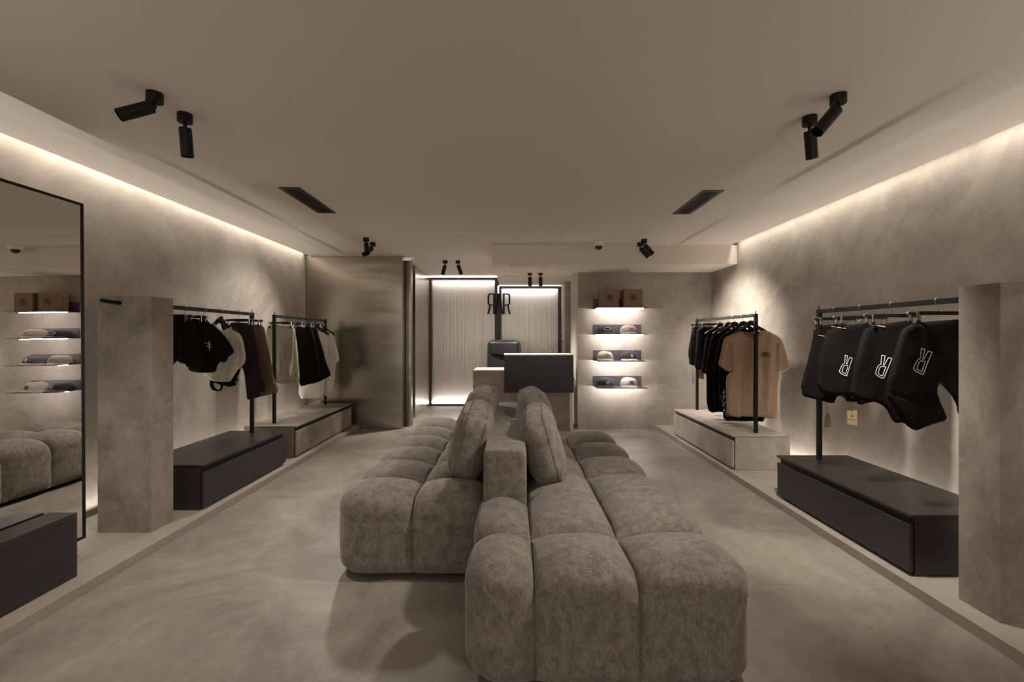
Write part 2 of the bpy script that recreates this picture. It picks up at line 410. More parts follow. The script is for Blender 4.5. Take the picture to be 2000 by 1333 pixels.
# ------------------------------------------------------------------ setting
XL, XR, YF, YB, ZC = -2.99, 2.86, -3.0, 8.9, 2.5
YS = 6.57      # steel wall
YW = 6.55      # shelf wall
struct('floor', -3.2, 3.1, YF, 9.1, -0.15, 0, M['floor'])
bm = bmesh.new()
bx(bm, -2.935, 2.79, YF, 9.1, ZC, 2.56); bx(bm, -3.2, 3.1, YF, 9.1, 2.66, 2.74)
tag(link('ceiling', bm, M['ceiling']), kind='structure')
struct('wall_left', XL - .15, XL, YF, YS + .1, 0, 2.66, M['wall'])
struct('wall_right', XR, XR + .15, YF, YW + .4, 0, 2.66, M['wall'])
struct('wall_steel', XL - .1, -1.589, YS, YS + .13, 0, ZC, M['steel'], 0.003)
box('edge_strip', -1.66, -1.5885, YS - .002, YS, 0, ZC, M['steel'], bpy.data.objects['wall_steel'])
struct('wall_shelves', 0.94, XR + .15, YW, 7.36, 0, 2.66, M['wall'])
bm = bmesh.new()
bx(bm, -2.3, 1.6, YB + .02, 9.05, 0, ZC + .1); bx(bm, -2.3, -2.2, 6.7, YB + .02, 0, ZC); bx(bm, 1.35, 1.5, 7.3, YB + .05, 0, ZC)
tag(link('wall_back', bm, M['wall']), kind='structure')
struct('wall_passage_left', -1.78, -1.593, 7.46, 8.9, 0, ZC, M['steel'], 0.003)
struct('wall_passage_right', 0.94, 1.10, 8.15, 8.92, 0, 2.32, M['stone_light'])
struct('trim_1', -1.63, -1.505, 6.757, 6.86, 0, 2.467, M['steel_dark'], 0.003)
box('inner_strip', -1.535, -1.504, 6.752, 6.757, 0, 2.467, M['steel'], bpy.data.objects['trim_1'])
struct('ceiling_beam', -0.255, XR, 5.80, 6.60, 2.256, ZC, M['ceiling'])
struct('ceiling_low', -0.255, 1.35, 6.60, 9.0, 2.32, ZC, M['ceiling'])
struct('floor_step_left', XL, -2.21, YF, YS, 0, 0.055, M['step'], 0.002)
struct('floor_step_right', 2.055, XR, YF, YW, 0, 0.055, M['step'], 0.002)
# the two lit panes in their frames
def glazed(name, x0, x1, z1, wl, wr):
    bm = bmesh.new(); y0, y1 = 8.77, 8.84
    bx(bm, x0, x0 + wl, y0, y1, 0, z1); bx(bm, x1 - wr, x1, y0, y1, 0, z1)
    bx(bm, x0 + wl, x1 - wr, y0, y1, z1 - .042, z1); bx(bm, x0 + wl, x1 - wr, y0, y1, 0, .032)
    o = tag(link(name, bm, M['frame']), kind='structure')
    box('pane', x0 + wl, x1 - wr, 8.87, 8.885, 0.01, z1 - .01, M['pane'], o)
    return o
d1 = glazed('door_1', -1.613, -0.24, 2.472, 0.05, 0.10)
d2 = glazed('door_2', -0.24, 0.93, 2.308, 0.022, 0.045)
o = empty('led_strip', (-0.9, 8.76, 2.48), 'thin white light line along the ceiling above the wider lit pane', 'led strip')
box('diffuser', -1.59, -0.262, 8.755, 8.768, 2.474, 2.486, M['led'], o, origin=o.location)
o = empty('led_strip', (0.3, 8.76, 2.315), 'thin white light line above the narrower lit pane behind the desk', 'led strip')
box('diffuser', -0.25, 0.93, 8.755, 8.768, 2.309, 2.319, M['led'], o, origin=o.location)
o = empty('led_strip', (-0.9, 8.85, 0.04), 'bright white light line along the bottom of the wider lit pane', 'led strip')
box('diffuser', -1.56, -0.345, 8.845, 8.866, 0.034, 0.062, M['led'], o, origin=o.location)
o = empty('led_strip', (-0.27, 8.76, 2.3), 'short upright white light line just above the sign between the panes', 'led strip')
box('diffuser', -0.283, -0.262, 8.757, 8.768, 2.15, 2.309, M['led'], o, origin=o.location)
o = empty('led_strip', (-1.57, 6.8, 2.48), 'short bright light slit on top of the dark steel jamb', 'led strip')
box('diffuser', -1.63, -1.51, 6.765, 6.80, 2.468, 2.474, M['led_dim'], o, origin=o.location)
# switch on the passage wall
o = empty('wall_switch', (0.935, 8.5, 1.33), 'small pale switch plate on the narrow wall strip right of the lit pane', 'switch')
box('plate', 0.928, 0.94, 8.33, 8.68, 1.28, 1.40, M['white_plastic'], o, .003, o.location)
box('rocker', 0.922, 0.929, 8.40, 8.61, 1.30, 1.385, M['chrome'], o, .002, o.location)

# ------------------------------------------------------------------ sofa
def prof(d, wd): 
    t = max(0.0, min(1.0, d / wd)); return math.sqrt(max(0, 1 - (1 - t) ** 2))
def graded(a, b, seams, step=0.022):
    pts = set()
    k = [a] + list(seams) + [b]
    for p, q in zip(k, k[1:]):
        n = max(4, int((q - p) / step))
        for i in range(n + 1): pts.add(round(p + (q - p) * i / n, 5))
    for s_ in seams:
        for e in (.003, .007, .013): pts.add(round(s_ - e, 5)); pts.add(round(s_ + e, 5))
    for e in (.012, .035): pts.add(round(a + e, 5)); pts.add(round(b - e, 5))
    return sorted(pts)
def tufted(name, x0, x1, y0, y1, z0, z1, sx, sy, parent, A=0.088, r=0.105, flush=(0, 0, 0, 0)):
    """upholstered block with sewn channels; flush = sides that butt against another block (x0, x1, y0, y1)"""
    rx0, rx1, ry0, ry1 = [0.02 if f else r for f in flush]
    xs = graded(x0, x1, sx); ys = graded(y0, y1, sy); zs = lin(z0, z1 - .14, 9)[:-1] + lin(z1 - .14, z1, 10)
    def fn(p):
        qx = min(max(p.x, x0 + rx0), x1 - rx1); qy = min(max(p.y, y0 + ry0), y1 - ry1); qz = min(p.z, z1 - r)
        ex = (p.x - qx); ey = (p.y - qy); ez = p.z - qz
        rxx = rx0 if ex < 0 else rx1; ryy = ry0 if ey < 0 else ry1
        n = Vector((ex / rxx, ey / ryy, ez / r))
        if n.length < 1e-6: return p.copy()
        n.normalize(); q = Vector((qx + n.x * rxx, qy + n.y * ryy, qz + n.z * r))
        dx = min([abs(p.x - s_) for s_ in sx] or [9]); dy = min([abs(p.y - s_) for s_ in sy] or [9])
        if flush[0]: dx = min(dx, abs(p.x - x0) + .01)
        if flush[1]: dx = min(dx, abs(p.x - x1) + .01)
        g = prof(dx, .17) * prof(dy, .19)
        side = 0.35 if (abs(n.z) < .3) else 1
        lo = max(0.0, 1 - (p.z - z0) / 0.06); 
        amp = A * (0.55 if n.z < .2 else 0.55 + 0.45 * min(1, (n.z - .2) / .5))
        q += n * (amp * g * (1 - .75 * lo * lo)) 
        nn = noise.noise(q * 5.0) * .006
        return q + n * nn
    bm = gridbox(xs, ys, zs, fn)
    return link(name, bm, M['sofa'], parent, smooth=True)
sofa = empty('modular_sofa', (0.0, 3.2, 0), 'large back-to-back taupe chenille sofa with deep square tufts in the middle of the floor', 'sofa')
def sub(o, root):      # keep world placement for a child built in world coordinates
    o.matrix_parent_inverse = Matrix.Translation(-Vector(root.location)); return o
ZS = 0.395
sub(tufted('chaise_seat', -0.140, 0.874, 1.712, 2.50, 0.035, ZS, [0.083, 0.478], [2.085], sofa, flush=(0, 0, 0, 1)), sofa)
sub(tufted('seat', 0.095, 0.860, 2.51, 4.17, 0.035, ZS, [0.478], [2.95, 3.37, 3.79], sofa, flush=(1, 0, 1, 0)), sofa)
sub(tufted('seat', -0.932, -0.165, 2.505, 4.80, 0.035, ZS + .012, [-0.55], [2.83, 3.22, 3.61, 4.0, 4.38], sofa, flush=(0, 1, 0, 0)), sofa)
b_ = bmesh.new()
bx(b_, -0.12, 0.83, 1.77, 4.1, 0.0, 0.05); bx(b_, -0.88, -0.2, 2.56, 4.74, 0.0, 0.05)
sub(link('plinth', b_, M['gap'], sofa), sofa)
# backrest block between the two rows of seats
def rounded(x0, x1, y0, y1, z0, z1, r, puff=0.0, step=.03, seed=0, wr=.0):
    xs = sorted(set(lin(x0, x1, max(3, int((x1 - x0) / step))) + [x0 + r * .3, x0 + r * .65, x0 + r, x1 - r * .3, x1 - r * .65, x1 - r]))
    ys = sorted(set(lin(y0, y1, max(3, int((y1 - y0) / step))) + [y0 + r * .3, y0 + r * .65, y0 + r, y1 - r * .3, y1 - r * .65, y1 - r]))
    zs = sorted(set(lin(z0, z1, max(3, int((z1 - z0) / step))) + [z0 + r * .3, z0 + r * .65, z0 + r, z1 - r * .3, z1 - r * .65, z1 - r]))
    c = Vector(((x0 + x1) / 2, (y0 + y1) / 2, (z0 + z1) / 2)); hx, hy, hz = (x1 - x0) / 2, (y1 - y0) / 2, (z1 - z0) / 2
    def fn(p):
        q = Vector((min(max(p.x, x0 + r), x1 - r), min(max(p.y, y0 + r), y1 - r), min(max(p.z, z0 + r), z1 - r)))
        n = p - q
        if n.length < 1e-6: return p.copy()
        n.normalize(); o = q + n * r
        d = o - c; u, v, t = d.x / hx, d.y / hy, d.z / hz
        o += n * puff * (1 - min(1, abs(u)) ** 4 * (abs(n.x) < .5)) * (1 - min(1, abs(v)) ** 4 * (abs(n.y) < .5)) * (1 - min(1, abs(t)) ** 4 * (abs(n.z) < .5))
        if wr: o += n * wr * (noise.noise(Vector((o.x * 9, o.y * 22, o.z * 9 + seed))) + .5 * noise.noise(o * 30))
        return o
    return gridbox(xs, ys, zs, fn)
bk = link('backrest', rounded(-0.155, 0.075, 2.42, 4.2, 0.04, 0.725, 0.03, puff=.008), M['sofa'], sofa, True); sub(bk, sofa)
bm = bmesh.new()
fx0, fx1, fz0, fz1, yy, rr = -0.138, 0.058, 0.30, 0.712, 2.411, .02
path = [(fx0, yy, fz0), (fx0, yy, fz1 - rr), (fx0 + rr * .3, yy, fz1 - rr * .3), (fx0 + rr, yy, fz1), (fx1 - rr, yy, fz1), (fx1 - rr * .3, yy, fz1 - rr * .3), (fx1, yy, fz1 - rr), (fx1, yy, fz0)]
tube(bm, path, 0.0022, 6)
sub(link('piping', bm, M['seam'], bk), sofa)
# scatter cushions: boxed, slumped against the backrest
def cushion(cx, cy, cz, tilt, yawr, label, w_=.62, h_=.44, t_=.175, seed=0):
    root = empty('back_cushion', (cx, cy, cz), label, 'cushion', 'boxed cushions leaning on the sofa back')
    hx, hy, hz = t_ / 2, w_ / 2, h_ / 2
    xs = lin(-hx, hx, 9); ys = lin(-hy, hy, 34); zs = lin(-hz, hz, 26)
    rot = Matrix.Rotation(tilt, 3, 'Y'); rz = Matrix.Rotation(yawr, 3, 'Z')
    def shape(p, off=0.0):
        u, v, t = p.x / hx, p.y / hy, p.z / hz
        # rounded rectangle outline in the y/z plane
        k = (abs(v) ** 5 + abs(t) ** 5) ** .2
        mx_ = max(abs(v), abs(t), 1e-6)
        s_ = (mx_ / k) if k > 1e-6 else 1
        y_, z_ = p.y * s_, p.z * s_
        # outline pulls in a little between the corners
        y_ *= 1 - .05 * (1 - t * t) * 0; 
        face = max(0.0, (1 - v ** 4) * (1 - t ** 4))
        edge = .80
        x_ = p.x * (edge + .62 * face ** .6)
        bul = 0.022 * (1 - u * u)
        if mx_ > .96:
            if abs(v) >= abs(t): y_ += math.copysign(bul * (1 - t ** 4), v)
            else: z_ += math.copysign(bul * (1 - v ** 4), t)
        q = Vector((x_, y_, z_))
        # slump: lower half fatter and sagging
        q.x *= 1 + .12 * (-t) * .5 * (1 - v * v)
        q.z -= .018 * (1 - v * v) * (t > 0) * t
        wv = noise.noise(Vector((q.y * 26, q.z * 7, seed * 2.3 + u))) * .007 * (.35 + .65 * max(0, t)) + noise.noise(Vector((q.y * 9, q.z * 13, seed + 5.0))) * .008
        q.x += math.copysign(1, u) * wv * min(1, abs(u) * 3)
        if t > .9: q.z += noise.noise(Vector((q.y * 34, q.x * 6, seed * 1.3))) * .010
        q = q * (1 + off)
        return rz @ (rot @ q)
    b = gridbox(xs, ys, zs, lambda p: shape(p))
    o = link('cover', b, M['sofa'], root, True)
    bm = bmesh.new()
    for sx_ in (-1, 1):
        pr = []
        for i in range(40):
            a = 2 * math.pi * i / 40; c_, s_ = math.cos(a), math.sin(a); m_ = max(abs(c_), abs(s_))
            pr.append(shape(Vector((sx_ * hx * .78, hy * c_ / m_, hz * s_ / m_)), .012))
        tube(bm, pr + [pr[0]], .0016, 5)
    link('seam', bm, M['seam'], o)
    return root
cushion(-0.268, 3.01, 0.665, R(15), R(2), 'taupe boxed cushion on the left-hand seat, the nearer one to the camera', seed=1)
cushion(-0.262, 3.66, 0.690, R(13), R(-3), 'taupe boxed cushion on the left-hand seat, behind the nearer one', w_=.66, h_=.45, seed=2)
cushion(0.192, 2.92, 0.660, R(-15), R(-3), 'wrinkled taupe boxed cushion facing right, the nearer one to the camera', seed=3, t_=.165)
cushion(0.185, 3.60, 0.688, R(-13), R(3), 'taupe boxed cushion facing right, tucked behind the nearer one', w_=.66, h_=.45, seed=4)

# ------------------------------------------------------------------ drawer units, pillars, racks
def unit(name, xa, xb, y0, y1, zt, label, m, facing, mtop=None, fb=.075):
    """low drawer plinth: facing +1 = front looks to +X, front at xb; -1 = front at xa"""
    root = empty(name, ((xa + xb) / 2, (y0 + y1) / 2, .055), label, 'drawer unit'); O = root.location
    xf = xb if facing > 0 else xa; s_ = 1 if facing > 0 else -1
    box('body', xa if s_ > 0 else xa + .028, xb - .028 if s_ > 0 else xb, y0 + .004, y1 - .004, .056, zt - .018, m, root, .002, O)
    box('top', xa, xb, y0, y1, zt - .016, zt, mtop or m, root, .0025, O)
    box('drawer_front', xf - s_ * .020, xf, y0 + .006, y1 - .006, fb, zt - .056, m, root, .0025, O)
    box('shadow_gap', xf - s_ * .0275, xf - s_ * .0265, y0 + .012, y1 - .012, .062, zt - .018, M['gap'], root, 0, O)
    return root
unit('drawer_plinth', -2.826, -2.266, 3.334, 4.552, .389, 'low dark bronze drawer plinth between the left pillar and the stone plinth', M['drawer'], 1)
unit('drawer_plinth', -2.83, -2.276, 4.791, 6.44, .388, 'low stone-clad drawer plinth against the brushed steel wall', M['stone'], 1)
unit('drawer_plinth', 2.10, 2.652, 4.343, 5.934, .386, 'low stone-clad drawer plinth under the rack with the tan T-shirt', M['stone_light'], -1)
unit('drawer_plinth', 2.109, 2.671, 2.412, 3.633, .384, 'low dark bronze drawer plinth beside the right pillar', M['drawer'], -1)
# the shallow box in the near left corner, in front of the mirror
root = empty('low_plinth', (-2.39, 1.75, .055), 'shallow dark plinth box standing right in front of the tall mirror', 'plinth'); O = root.location
box('body', -2.463, -2.315, 1.1, 2.422, .056, .380, M['drawer'], root, .003, O)
box('top', -2.463, -2.315, 1.1, 2.422, .380, .394, M['drawer'], root, .002, O)
# pillars
def pillar(x0, x1, y0, y1, zt, label):
    root = empty('display_pillar', ((x0 + x1) / 2, (y0 + y1) / 2, .055), label, 'pillar')
    box('shaft', x0, x1, y0, y1, .0555, zt, M['stone'], root, .002, root.location); return root
p1 = pillar(-2.70, -2.349, 2.961, 3.153, 1.594, 'short stone-clad pillar with a black peg beside the mirror')
p2 = pillar(2.169, 2.53, 2.024, 2.214, 1.572, 'short stone-clad pillar at the end of the black shorts rack')
bm = bmesh.new(); O = p1.location
pth = [Vector((-2.555, 2.962, 1.548)), Vector((-2.562, 2.93, 1.552)), Vector((-2.57, 2.85, 1.557)), Vector((-2.572, 2.842, 1.557))]
tube(bm, [p - O for p in pth], [.0135, .0135, .0135, .010], 20)
link('peg', bm, M['black'], p1, True)
def rack(x, ya, yb, zt, posts, label, zb=.388, t=.030):
    """clothes rail: square rail along Y on one or two square posts"""
    root = empty('clothes_rail', (x, posts[0], zb), label, 'clothes rail'); O = root.location; h = t / 2
    box('rail', x - h, x + h, ya, yb, zt - t, zt, M['black'], root, .002, O)
    for y in posts:
        pb = box('post', x - h, x + h, y - h, y + h, zb, zt + .001, M['black'], root, .002, O)
        bm = bmesh.new(); cyl(bm, Vector((x, y, zt)) - O, Vector((x, y, zt + .028)) - O, .004, 10)
        link('pin', bm, M['black'], pb)
    return root
LX1, LX2, RX1, RX2 = -2.558, -2.59, 2.38, 2.373
rack(LX1, 3.1535, 4.47, 1.566, [4.47], 'black steel clothes rail running from the left pillar over the dark plinth', .3895)
rack(LX2, 4.95, 6.30, 1.568, [4.95, 6.30], 'black steel clothes rail on the stone plinth beside the steel wall', .3885)
rack(RX1, 4.454, 5.87, 1.553, [4.454, 5.87], 'black steel clothes rail on the stone plinth holding the tan T-shirt', .3865)
rack(RX2, 2.2145, 3.522, 1.540, [3.522], 'black steel clothes rail with black denim shorts beside the right pillar', .3845)
# mirror leaning by the left wall
mr = empty('standing_mirror', (-2.477, 2.640, .056), 'tall black-framed mirror behind the near low plinth, reflecting the cap shelves', 'mirror')
mr.rotation_euler = (0, R(-0.4), R(0.36))
L_, Z0, Z1 = 1.5, .108, 2.045
bm = bmesh.new()
bx(bm, -.035, .004, -.014, 0, Z0, Z1); bx(bm, -.035, .004, -L_, -L_ + .014, Z0, Z1)
bx(bm, -.035, .004, -L_ + .014, -.014, Z0, Z0 + .014); bx(bm, -.035, .004, -L_ + .014, -.014, Z1 - .014, Z1)
link('frame', bm, M['black'], mr)
box('glass', -.012, 0, -L_ + .0135, -.0135, Z0 + .0135, Z1 - .0135, M['mirror'], mr)
box('backing', -.033, -.0125, -L_ + .0135, -.0135, Z0 + .0135, Z1 - .0135, M['gap'], mr)
for y in (-.42, -1.3):
    bm = bmesh.new(); bx(bm, -.10, .0, y - .02, y + .02, 0, .012); bx(bm, -.035, -.01, y - .015, y + .015, .012, Z0); link('foot', bm, M['black'], mr)

# ------------------------------------------------------------------ hangers
def hook_path(zr, zt_rail, zb, r=.022, flip=1):
    # free end, over the rail, down to the hanger centre (local x, z)
    pts = []
    c = zt_rail - .010
    for i in range(13):
        a = R(205 - i * 20) if flip > 0 else R(-25 + i * 20)
        pts.append((r * math.cos(a), c + r * math.sin(a)))
    pts += [(.012 * flip, c - .028), (0, c - .045), (0, zb)]
    return pts
def clip_hanger(x, Y, zt, half, label, zb=1.486, group=None, flip=1):
    root = empty('clip_hanger', (x, Y, zb), label, 'clothes hanger', group)
    bm = bmesh.new(); tube(bm, [(a, 0, z - zb) for a, z in hook_path(0, zt, zb + .004, flip=flip)], .0019, 6)
    link('hook', bm, M['chrome'], root, True)
    bm = bmesh.new(); bx(bm, -half + .02, half - .02, -.007, .007, -.012, .010, .003)
    link('bar', bm, M['black_gloss'], root)
    for s_ in (-1, 1):
        bm = bmesh.new(); xe = s_ * half
        tube(bm, [(xe - s_ * .075, -.009, .008), (xe - s_ * .012, -.009, .008), (xe, -.009, .001), (xe, -.009, -.008), (xe - s_ * .012, -.009, -.014), (xe - s_ * .03, -.009, -.014)], .0022, 6)
        link('end_loop', bm, M['chrome'], root, True)
        xc = s_ * (half - .045)
        bm = bmesh.new(); bx(bm, xc - .0075, xc + .0075, -.030, -.024, -.046, .004, .002)
        bx(bm, xc - .0075, xc + .0075, .020, .026, -.046, .004, .002); bx(bm, xc - .0075, xc + .0075, -.026, .022, -.004, .006, .002)
        c = link('clip', bm, M['chrome'], root)
        for ya, yb in ((-.034, -.024), (.022, .030)):
            bm = bmesh.new(); bx(bm, xc - .010, xc + .010, ya, yb, -.060, -.040, .003); link('grip', bm, M['black_gloss'], c)
    return root
def shirt_hanger(x, Y, zt, label, ztop=1.496, half=.19, group=None, flip=1):
    root = empty('shirt_hanger', (x, Y, ztop), label, 'clothes hanger', group)
    bm = bmesh.new(); tube(bm, [(a, 0, z - ztop) for a, z in hook_path(0, zt, ztop - .01, flip=flip)], .0019, 6)
    link('hook', bm, M['chrome'], root, True)
    k = half / .21
    out = [(0, 0), (.028, -.004), (.05, -.022), (.075, -.05), (.12, -.072), (.17, -.098), (.21, -.128)]
    inn = [(.20, -.142), (.15, -.122), (.10, -.105), (.06, -.090), (.035, -.062), (0, -.048)]
    poly = [(-a * k, b) for a, b in reversed(out[1:])] + [(a * k, b) for a, b in out] + [(a * k, b) for a, b in inn] + [(-a * k, b) for a, b in reversed(inn[:-1])]
    cloth('shoulder', [Vector(p) for p in poly], 0, M['black_gloss'], T=.012, folds=(), parent=root, raw=True, rim=.014, wr=0, s=.012)
    bm = bmesh.new(); cyl(bm, (-half * .86, 0, -.128), (half * .86, 0, -.128), .004, 8); link('bar', bm, M['black_gloss'], root)
    return root
HG = dict(l1='hangers on the rail by the left pillar', l2='hangers on the rail by the steel wall', r1='hangers on the rail with the tan T-shirt', r2='hangers on the rail of black denim shorts')
GG = dict(l1='clothes on the rail by the left pillar', l2='clothes on the rail by the steel wall', r1='clothes on the rail with the tan T-shirt', r2='black denim shorts on the right rail')
def gar(name, outline, Y, m, label, cat, grp, **k):
    loc = P(*outline[0], Y)
    o, s = cloth(name, outline, Y, M[m], loc=loc, **k)
    tag(o, label, cat, GG[grp]); o['_'] = 0; del o['_']
    return o, s
def child(o, parent):
    o.parent = parent; o.matrix_parent_inverse = Matrix.Translation(-Vector(parent.location)); return o
def pxmap(surf, Y, off=.006):
    return lambda x, z: surf(x, z, off)
def pxl(lines, Y): return [[((a - CX) * Y / F, H - (b - CY) * Y / F) for a, b in ln] for ln in lines]

# left rail by the pillar
clip_hanger(LX1, 3.38, 1.566, .195, 'clip hanger holding the black shorts closest to the left pillar', group=HG['l1'])
clip_hanger(LX1, 3.544, 1.566, .195, 'clip hanger holding the second pair of black shorts from the left pillar', group=HG['l1'])
shirt_hanger(LX1, 3.765, 1.566, 'black shirt hanger inside the cropped black T-shirt with the small cross', half=.15, ztop=1.49, group=HG['l1'])
shirt_hanger(LX1, 3.979, 1.566, 'black shirt hanger showing in the collar of the off-white cropped T-shirt', half=.17, group=HG['l1'])
clip_hanger(LX1, 4.25, 1.566, .155, 'clip hanger holding the black trousers on the left rail', group=HG['l1'])
clip_hanger(LX1, 4.41, 1.566, .155, 'clip hanger holding the brown cargo trousers', group=HG['l1'])
gar('shorts', [(281, 617), (378, 619), (388, 660), (398, 717), (376, 719), (364, 717), (357, 698), (349, 697), (318, 748), (268, 740), (276, 670)], 3.38, 'cloth_black',
    'black shorts on the left rail, half hidden behind the pillar', 'shorts', 'l1', seed=1, folds=((.010, 30, .1, 0), (.005, 55, .2, 1)))
gar('shorts', [(308, 621), (406, 624), (402, 648), (397, 690), (391, 724), (379, 724), (366, 690), (345, 706), (306, 712), (304, 660)], 3.544, 'cloth_black',
    'black shorts hanging second from the left pillar', 'shorts', 'l1', seed=2, folds=((.010, 28, .1, 0),))
tee3, s3 = gar('cropped_t_shirt', [(384, 632), (392, 640), (402, 640), (409, 628), (437, 654), (450, 672), (459, 688), (446, 697), (444, 706), (437, 709), (430, 706), (424, 716), (420, 728), (392, 729), (366, 726), (369, 708), (357, 712), (340, 702), (338, 690), (348, 668), (362, 648)], 3.765, 'cloth_black',
    'cropped black T-shirt with a small pale cross print on the chest', 'T-shirt', 'l1', seed=3, folds=((.008, 34, .1, 0), (.004, 70, .3, 2)), creases=(((430, 706), (437, 668), .012, .012),))
child(decal('cross_print', strokes(pxl([[(412, 667), (411.5, 684)]], 3.765), .006) + strokes(pxl([[(404, 670), (416, 674)], [(407, 676), (415, 679)]], 3.765), .004), pxmap(s3, 3.765), M['thread_white'], None), tee3)
tee4, s4 = gar('cropped_t_shirt', [(414, 634), (419, 631), (424, 640), (434, 646), (447, 643), (452, 639), (462, 646), (472, 657), (477, 672), (480, 694), (481, 700), (478, 711), (466, 719), (456, 738), (452, 745), (440, 747), (416, 745), (405, 737), (394, 728), (390, 708), (378, 702), (382, 672), (398, 642)], 3.979, 'cloth_cream',
    'off-white cropped T-shirt on a black hanger', 'T-shirt', 'l1', seed=4, folds=((.009, 38, .2, 0), (.005, 75, -.3, 2)), creases=(((466, 719), (469, 670), .014, .010), ((424, 640), (450, 640), .006, .012)))
bm = bmesh.new(); pts = [P(*q, 3.955) - tee4.location for q in [(419, 633), (424, 642), (433, 647.5), (444, 645.5), (452, 640)]]
tube(bm, pts, .006, 8); link('collar', bm, M['cloth_cream'], tee4, True)
# strap bag behind the off-white tee
bag = empty('strap_bag', P(433, 640, 4.07), 'black webbing strap bag dangling below the off-white cropped T-shirt', 'bag', GG['l1']); O = bag.location
def ribbon(bm, pts, Y, wd, th=.006):
    pts = [P(*q, Y) - O for q in pts]; rs = []
    for i, p in enumerate(pts):
        d = (pts[min(i + 1, len(pts) - 1)] - pts[max(i - 1, 0)]).normalized(); n = Vector((-d.z, 0, d.x)); wdt = wd[i] if isinstance(wd, list) else wd
        rs.append([bm.verts.new(p + n * wdt / 2 + Vector((0, -th, 0))), bm.verts.new(p + n * wdt / 2 + Vector((0, th, 0))), bm.verts.new(p - n * wdt / 2 + Vector((0, th, 0))), bm.verts.new(p - n * wdt / 2 + Vector((0, -th, 0)))])
    for a, b in zip(rs, rs[1:]): skin(bm, a, b)
    bm.faces.new(rs[0]); bm.faces.new(rs[-1][::-1])
bm = bmesh.new(); ribbon(bm, [(431, 619), (440, 650), (456, 690), (468, 716), (464, 728), (457, 741), (452, 749)], 4.07, [.03, .03, .035, .035, .03, .035, .04]); link('strap', bm, M['cloth_black'], bag)
bm = bmesh.new(); ribbon(bm, [(414, 744), (424, 747), (437, 749), (450, 751), (460, 750)], 4.075, [.012, .02, .035, .045, .03], .012); link('pouch', bm, M['cloth_black'], bag)
bm = bmesh.new(); ribbon(bm, [(414, 742), (413.5, 752), (417, 760), (424, 763), (430, 763), (433, 758), (433, 750), (428, 749)], 4.065, [.03, .03, .028, .012, .014, .016, .02, .02]); link('handle', bm, M['cloth_black'], bag)
bm = bmesh.new(); tube(bm, [P(*q, 4.065) - O for q in [(461, 748), (464, 744), (465, 741), (463.5, 740), (461, 745)]], .004, 6); link('buckle', bm, M['black_gloss'], bag)
gar('trousers', [(446, 631), (470, 630), (495, 633), (499, 660), (507, 700), (521, 764), (508, 767), (506, 776), (486, 782), (482, 772), (478, 745), (470, 705), (458, 660)], 4.25, 'cloth_darkbrown',
    'very dark brown trousers hanging beside the brown cargo trousers', 'trousers', 'l1', seed=5, folds=((.016, 30, -.35, 0), (.006, 64, -.3, 1)), creases=(((470, 632), (492, 779), .012, .012),))
cg, scg = gar('cargo_trousers', [(486, 633), (510, 635), (517, 640), (521, 664), (526, 688), (532, 712), (536, 738), (541, 768), (520, 773), (500, 777), (488, 770), (484, 700), (482, 655)], 4.41, 'cloth_brown',
    'brown cargo trousers at the end of the left rail by its post', 'trousers', 'l1', seed=6, folds=((.014, 34, -.3, 0), (.006, 70, -.3, 1)))
def patch(name, poly, surf, m, parent, Y, th=.006):
    pw = pxl([poly], Y)[0]; bm = bmesh.new()
    prism(bm, pw, lambda p: surf(p[0], p[1], th), lambda p: surf(p[0], p[1], -.004)); o = link(name, bm, m, None); return child(o, parent)
patch('pocket', [(512, 693), (521, 695), (526, 713), (515, 712)], scg, M['cloth_brown'], cg, 4.41, .008)
patch('pocket_flap', [(510, 681), (519, 681), (522, 692), (512, 692)], scg, M['cloth_brown'], cg, 4.41, .012)

# rail by the steel wall
for y, l in ((5.10, 'clip hanger holding the nearer stone-beige cargo trousers'), (5.367, 'clip hanger holding the farther stone-beige trousers'), (5.609, 'clip hanger holding the nearer black shorts by the steel wall'), (5.87, 'clip hanger holding the farther black shorts by the steel wall')):
    clip_hanger(LX2, y, 1.568, .165, l, group=HG['l2'])
shirt_hanger(LX2, 6.05, 1.568, 'black shirt hanger inside the white T-shirt nearer the camera on the steel wall rail', half=.16, ztop=1.49, group=HG['l2'])
shirt_hanger(LX2, 6.20, 1.568, 'black shirt hanger inside the white T-shirt next to the far rail post', half=.17, ztop=1.49, group=HG['l2'])
bg, sbg = gar('cargo_trousers', [(521, 639), (530, 634), (573, 636), (575, 650), (572, 690), (568, 749), (541, 751), (537, 741), (532, 712), (526, 690), (518, 662)], 5.10, 'cloth_beige',
    'stone-beige cargo trousers on the steel wall rail, behind its near post', 'trousers', 'l2', seed=7, folds=((.018, 26, .3, 0), (.006, 60, .3, 1)), creases=(((566, 660), (549, 735), .02, .010),))
patch('pocket', [(537, 693), (549, 690), (549, 714), (538, 714)], sbg, M['cloth_beige'], bg, 5.10, .008)
gar('trousers', [(545, 637), (575, 638), (579, 664), (582, 700), (585, 748), (572, 749), (556, 750), (552, 700)], 5.367, 'cloth_beige',
    'stone-beige trousers with dark buttons near the hem, beside the black shorts', 'trousers', 'l2', seed=8, folds=((.012, 34, .1, 0),))
bm = bmesh.new(); bt = bpy.data.objects['trousers.001']
for q in ((577, 733), (577, 744)): cyl(bm, P(*q, 5.345) - bt.location, P(*q, 5.325) - bt.location, .008, 12)
link('button', bm, M['ink'], bt)
gar('shorts', [(574, 639), (598, 637), (610, 639), (616, 665), (622, 700), (628, 745), (600, 752), (585, 756), (583, 740), (579, 680)], 5.609, 'cloth_black',
    'black knee-length shorts beside the stone-beige trousers', 'shorts', 'l2', seed=9, folds=((.012, 30, .2, 0),))
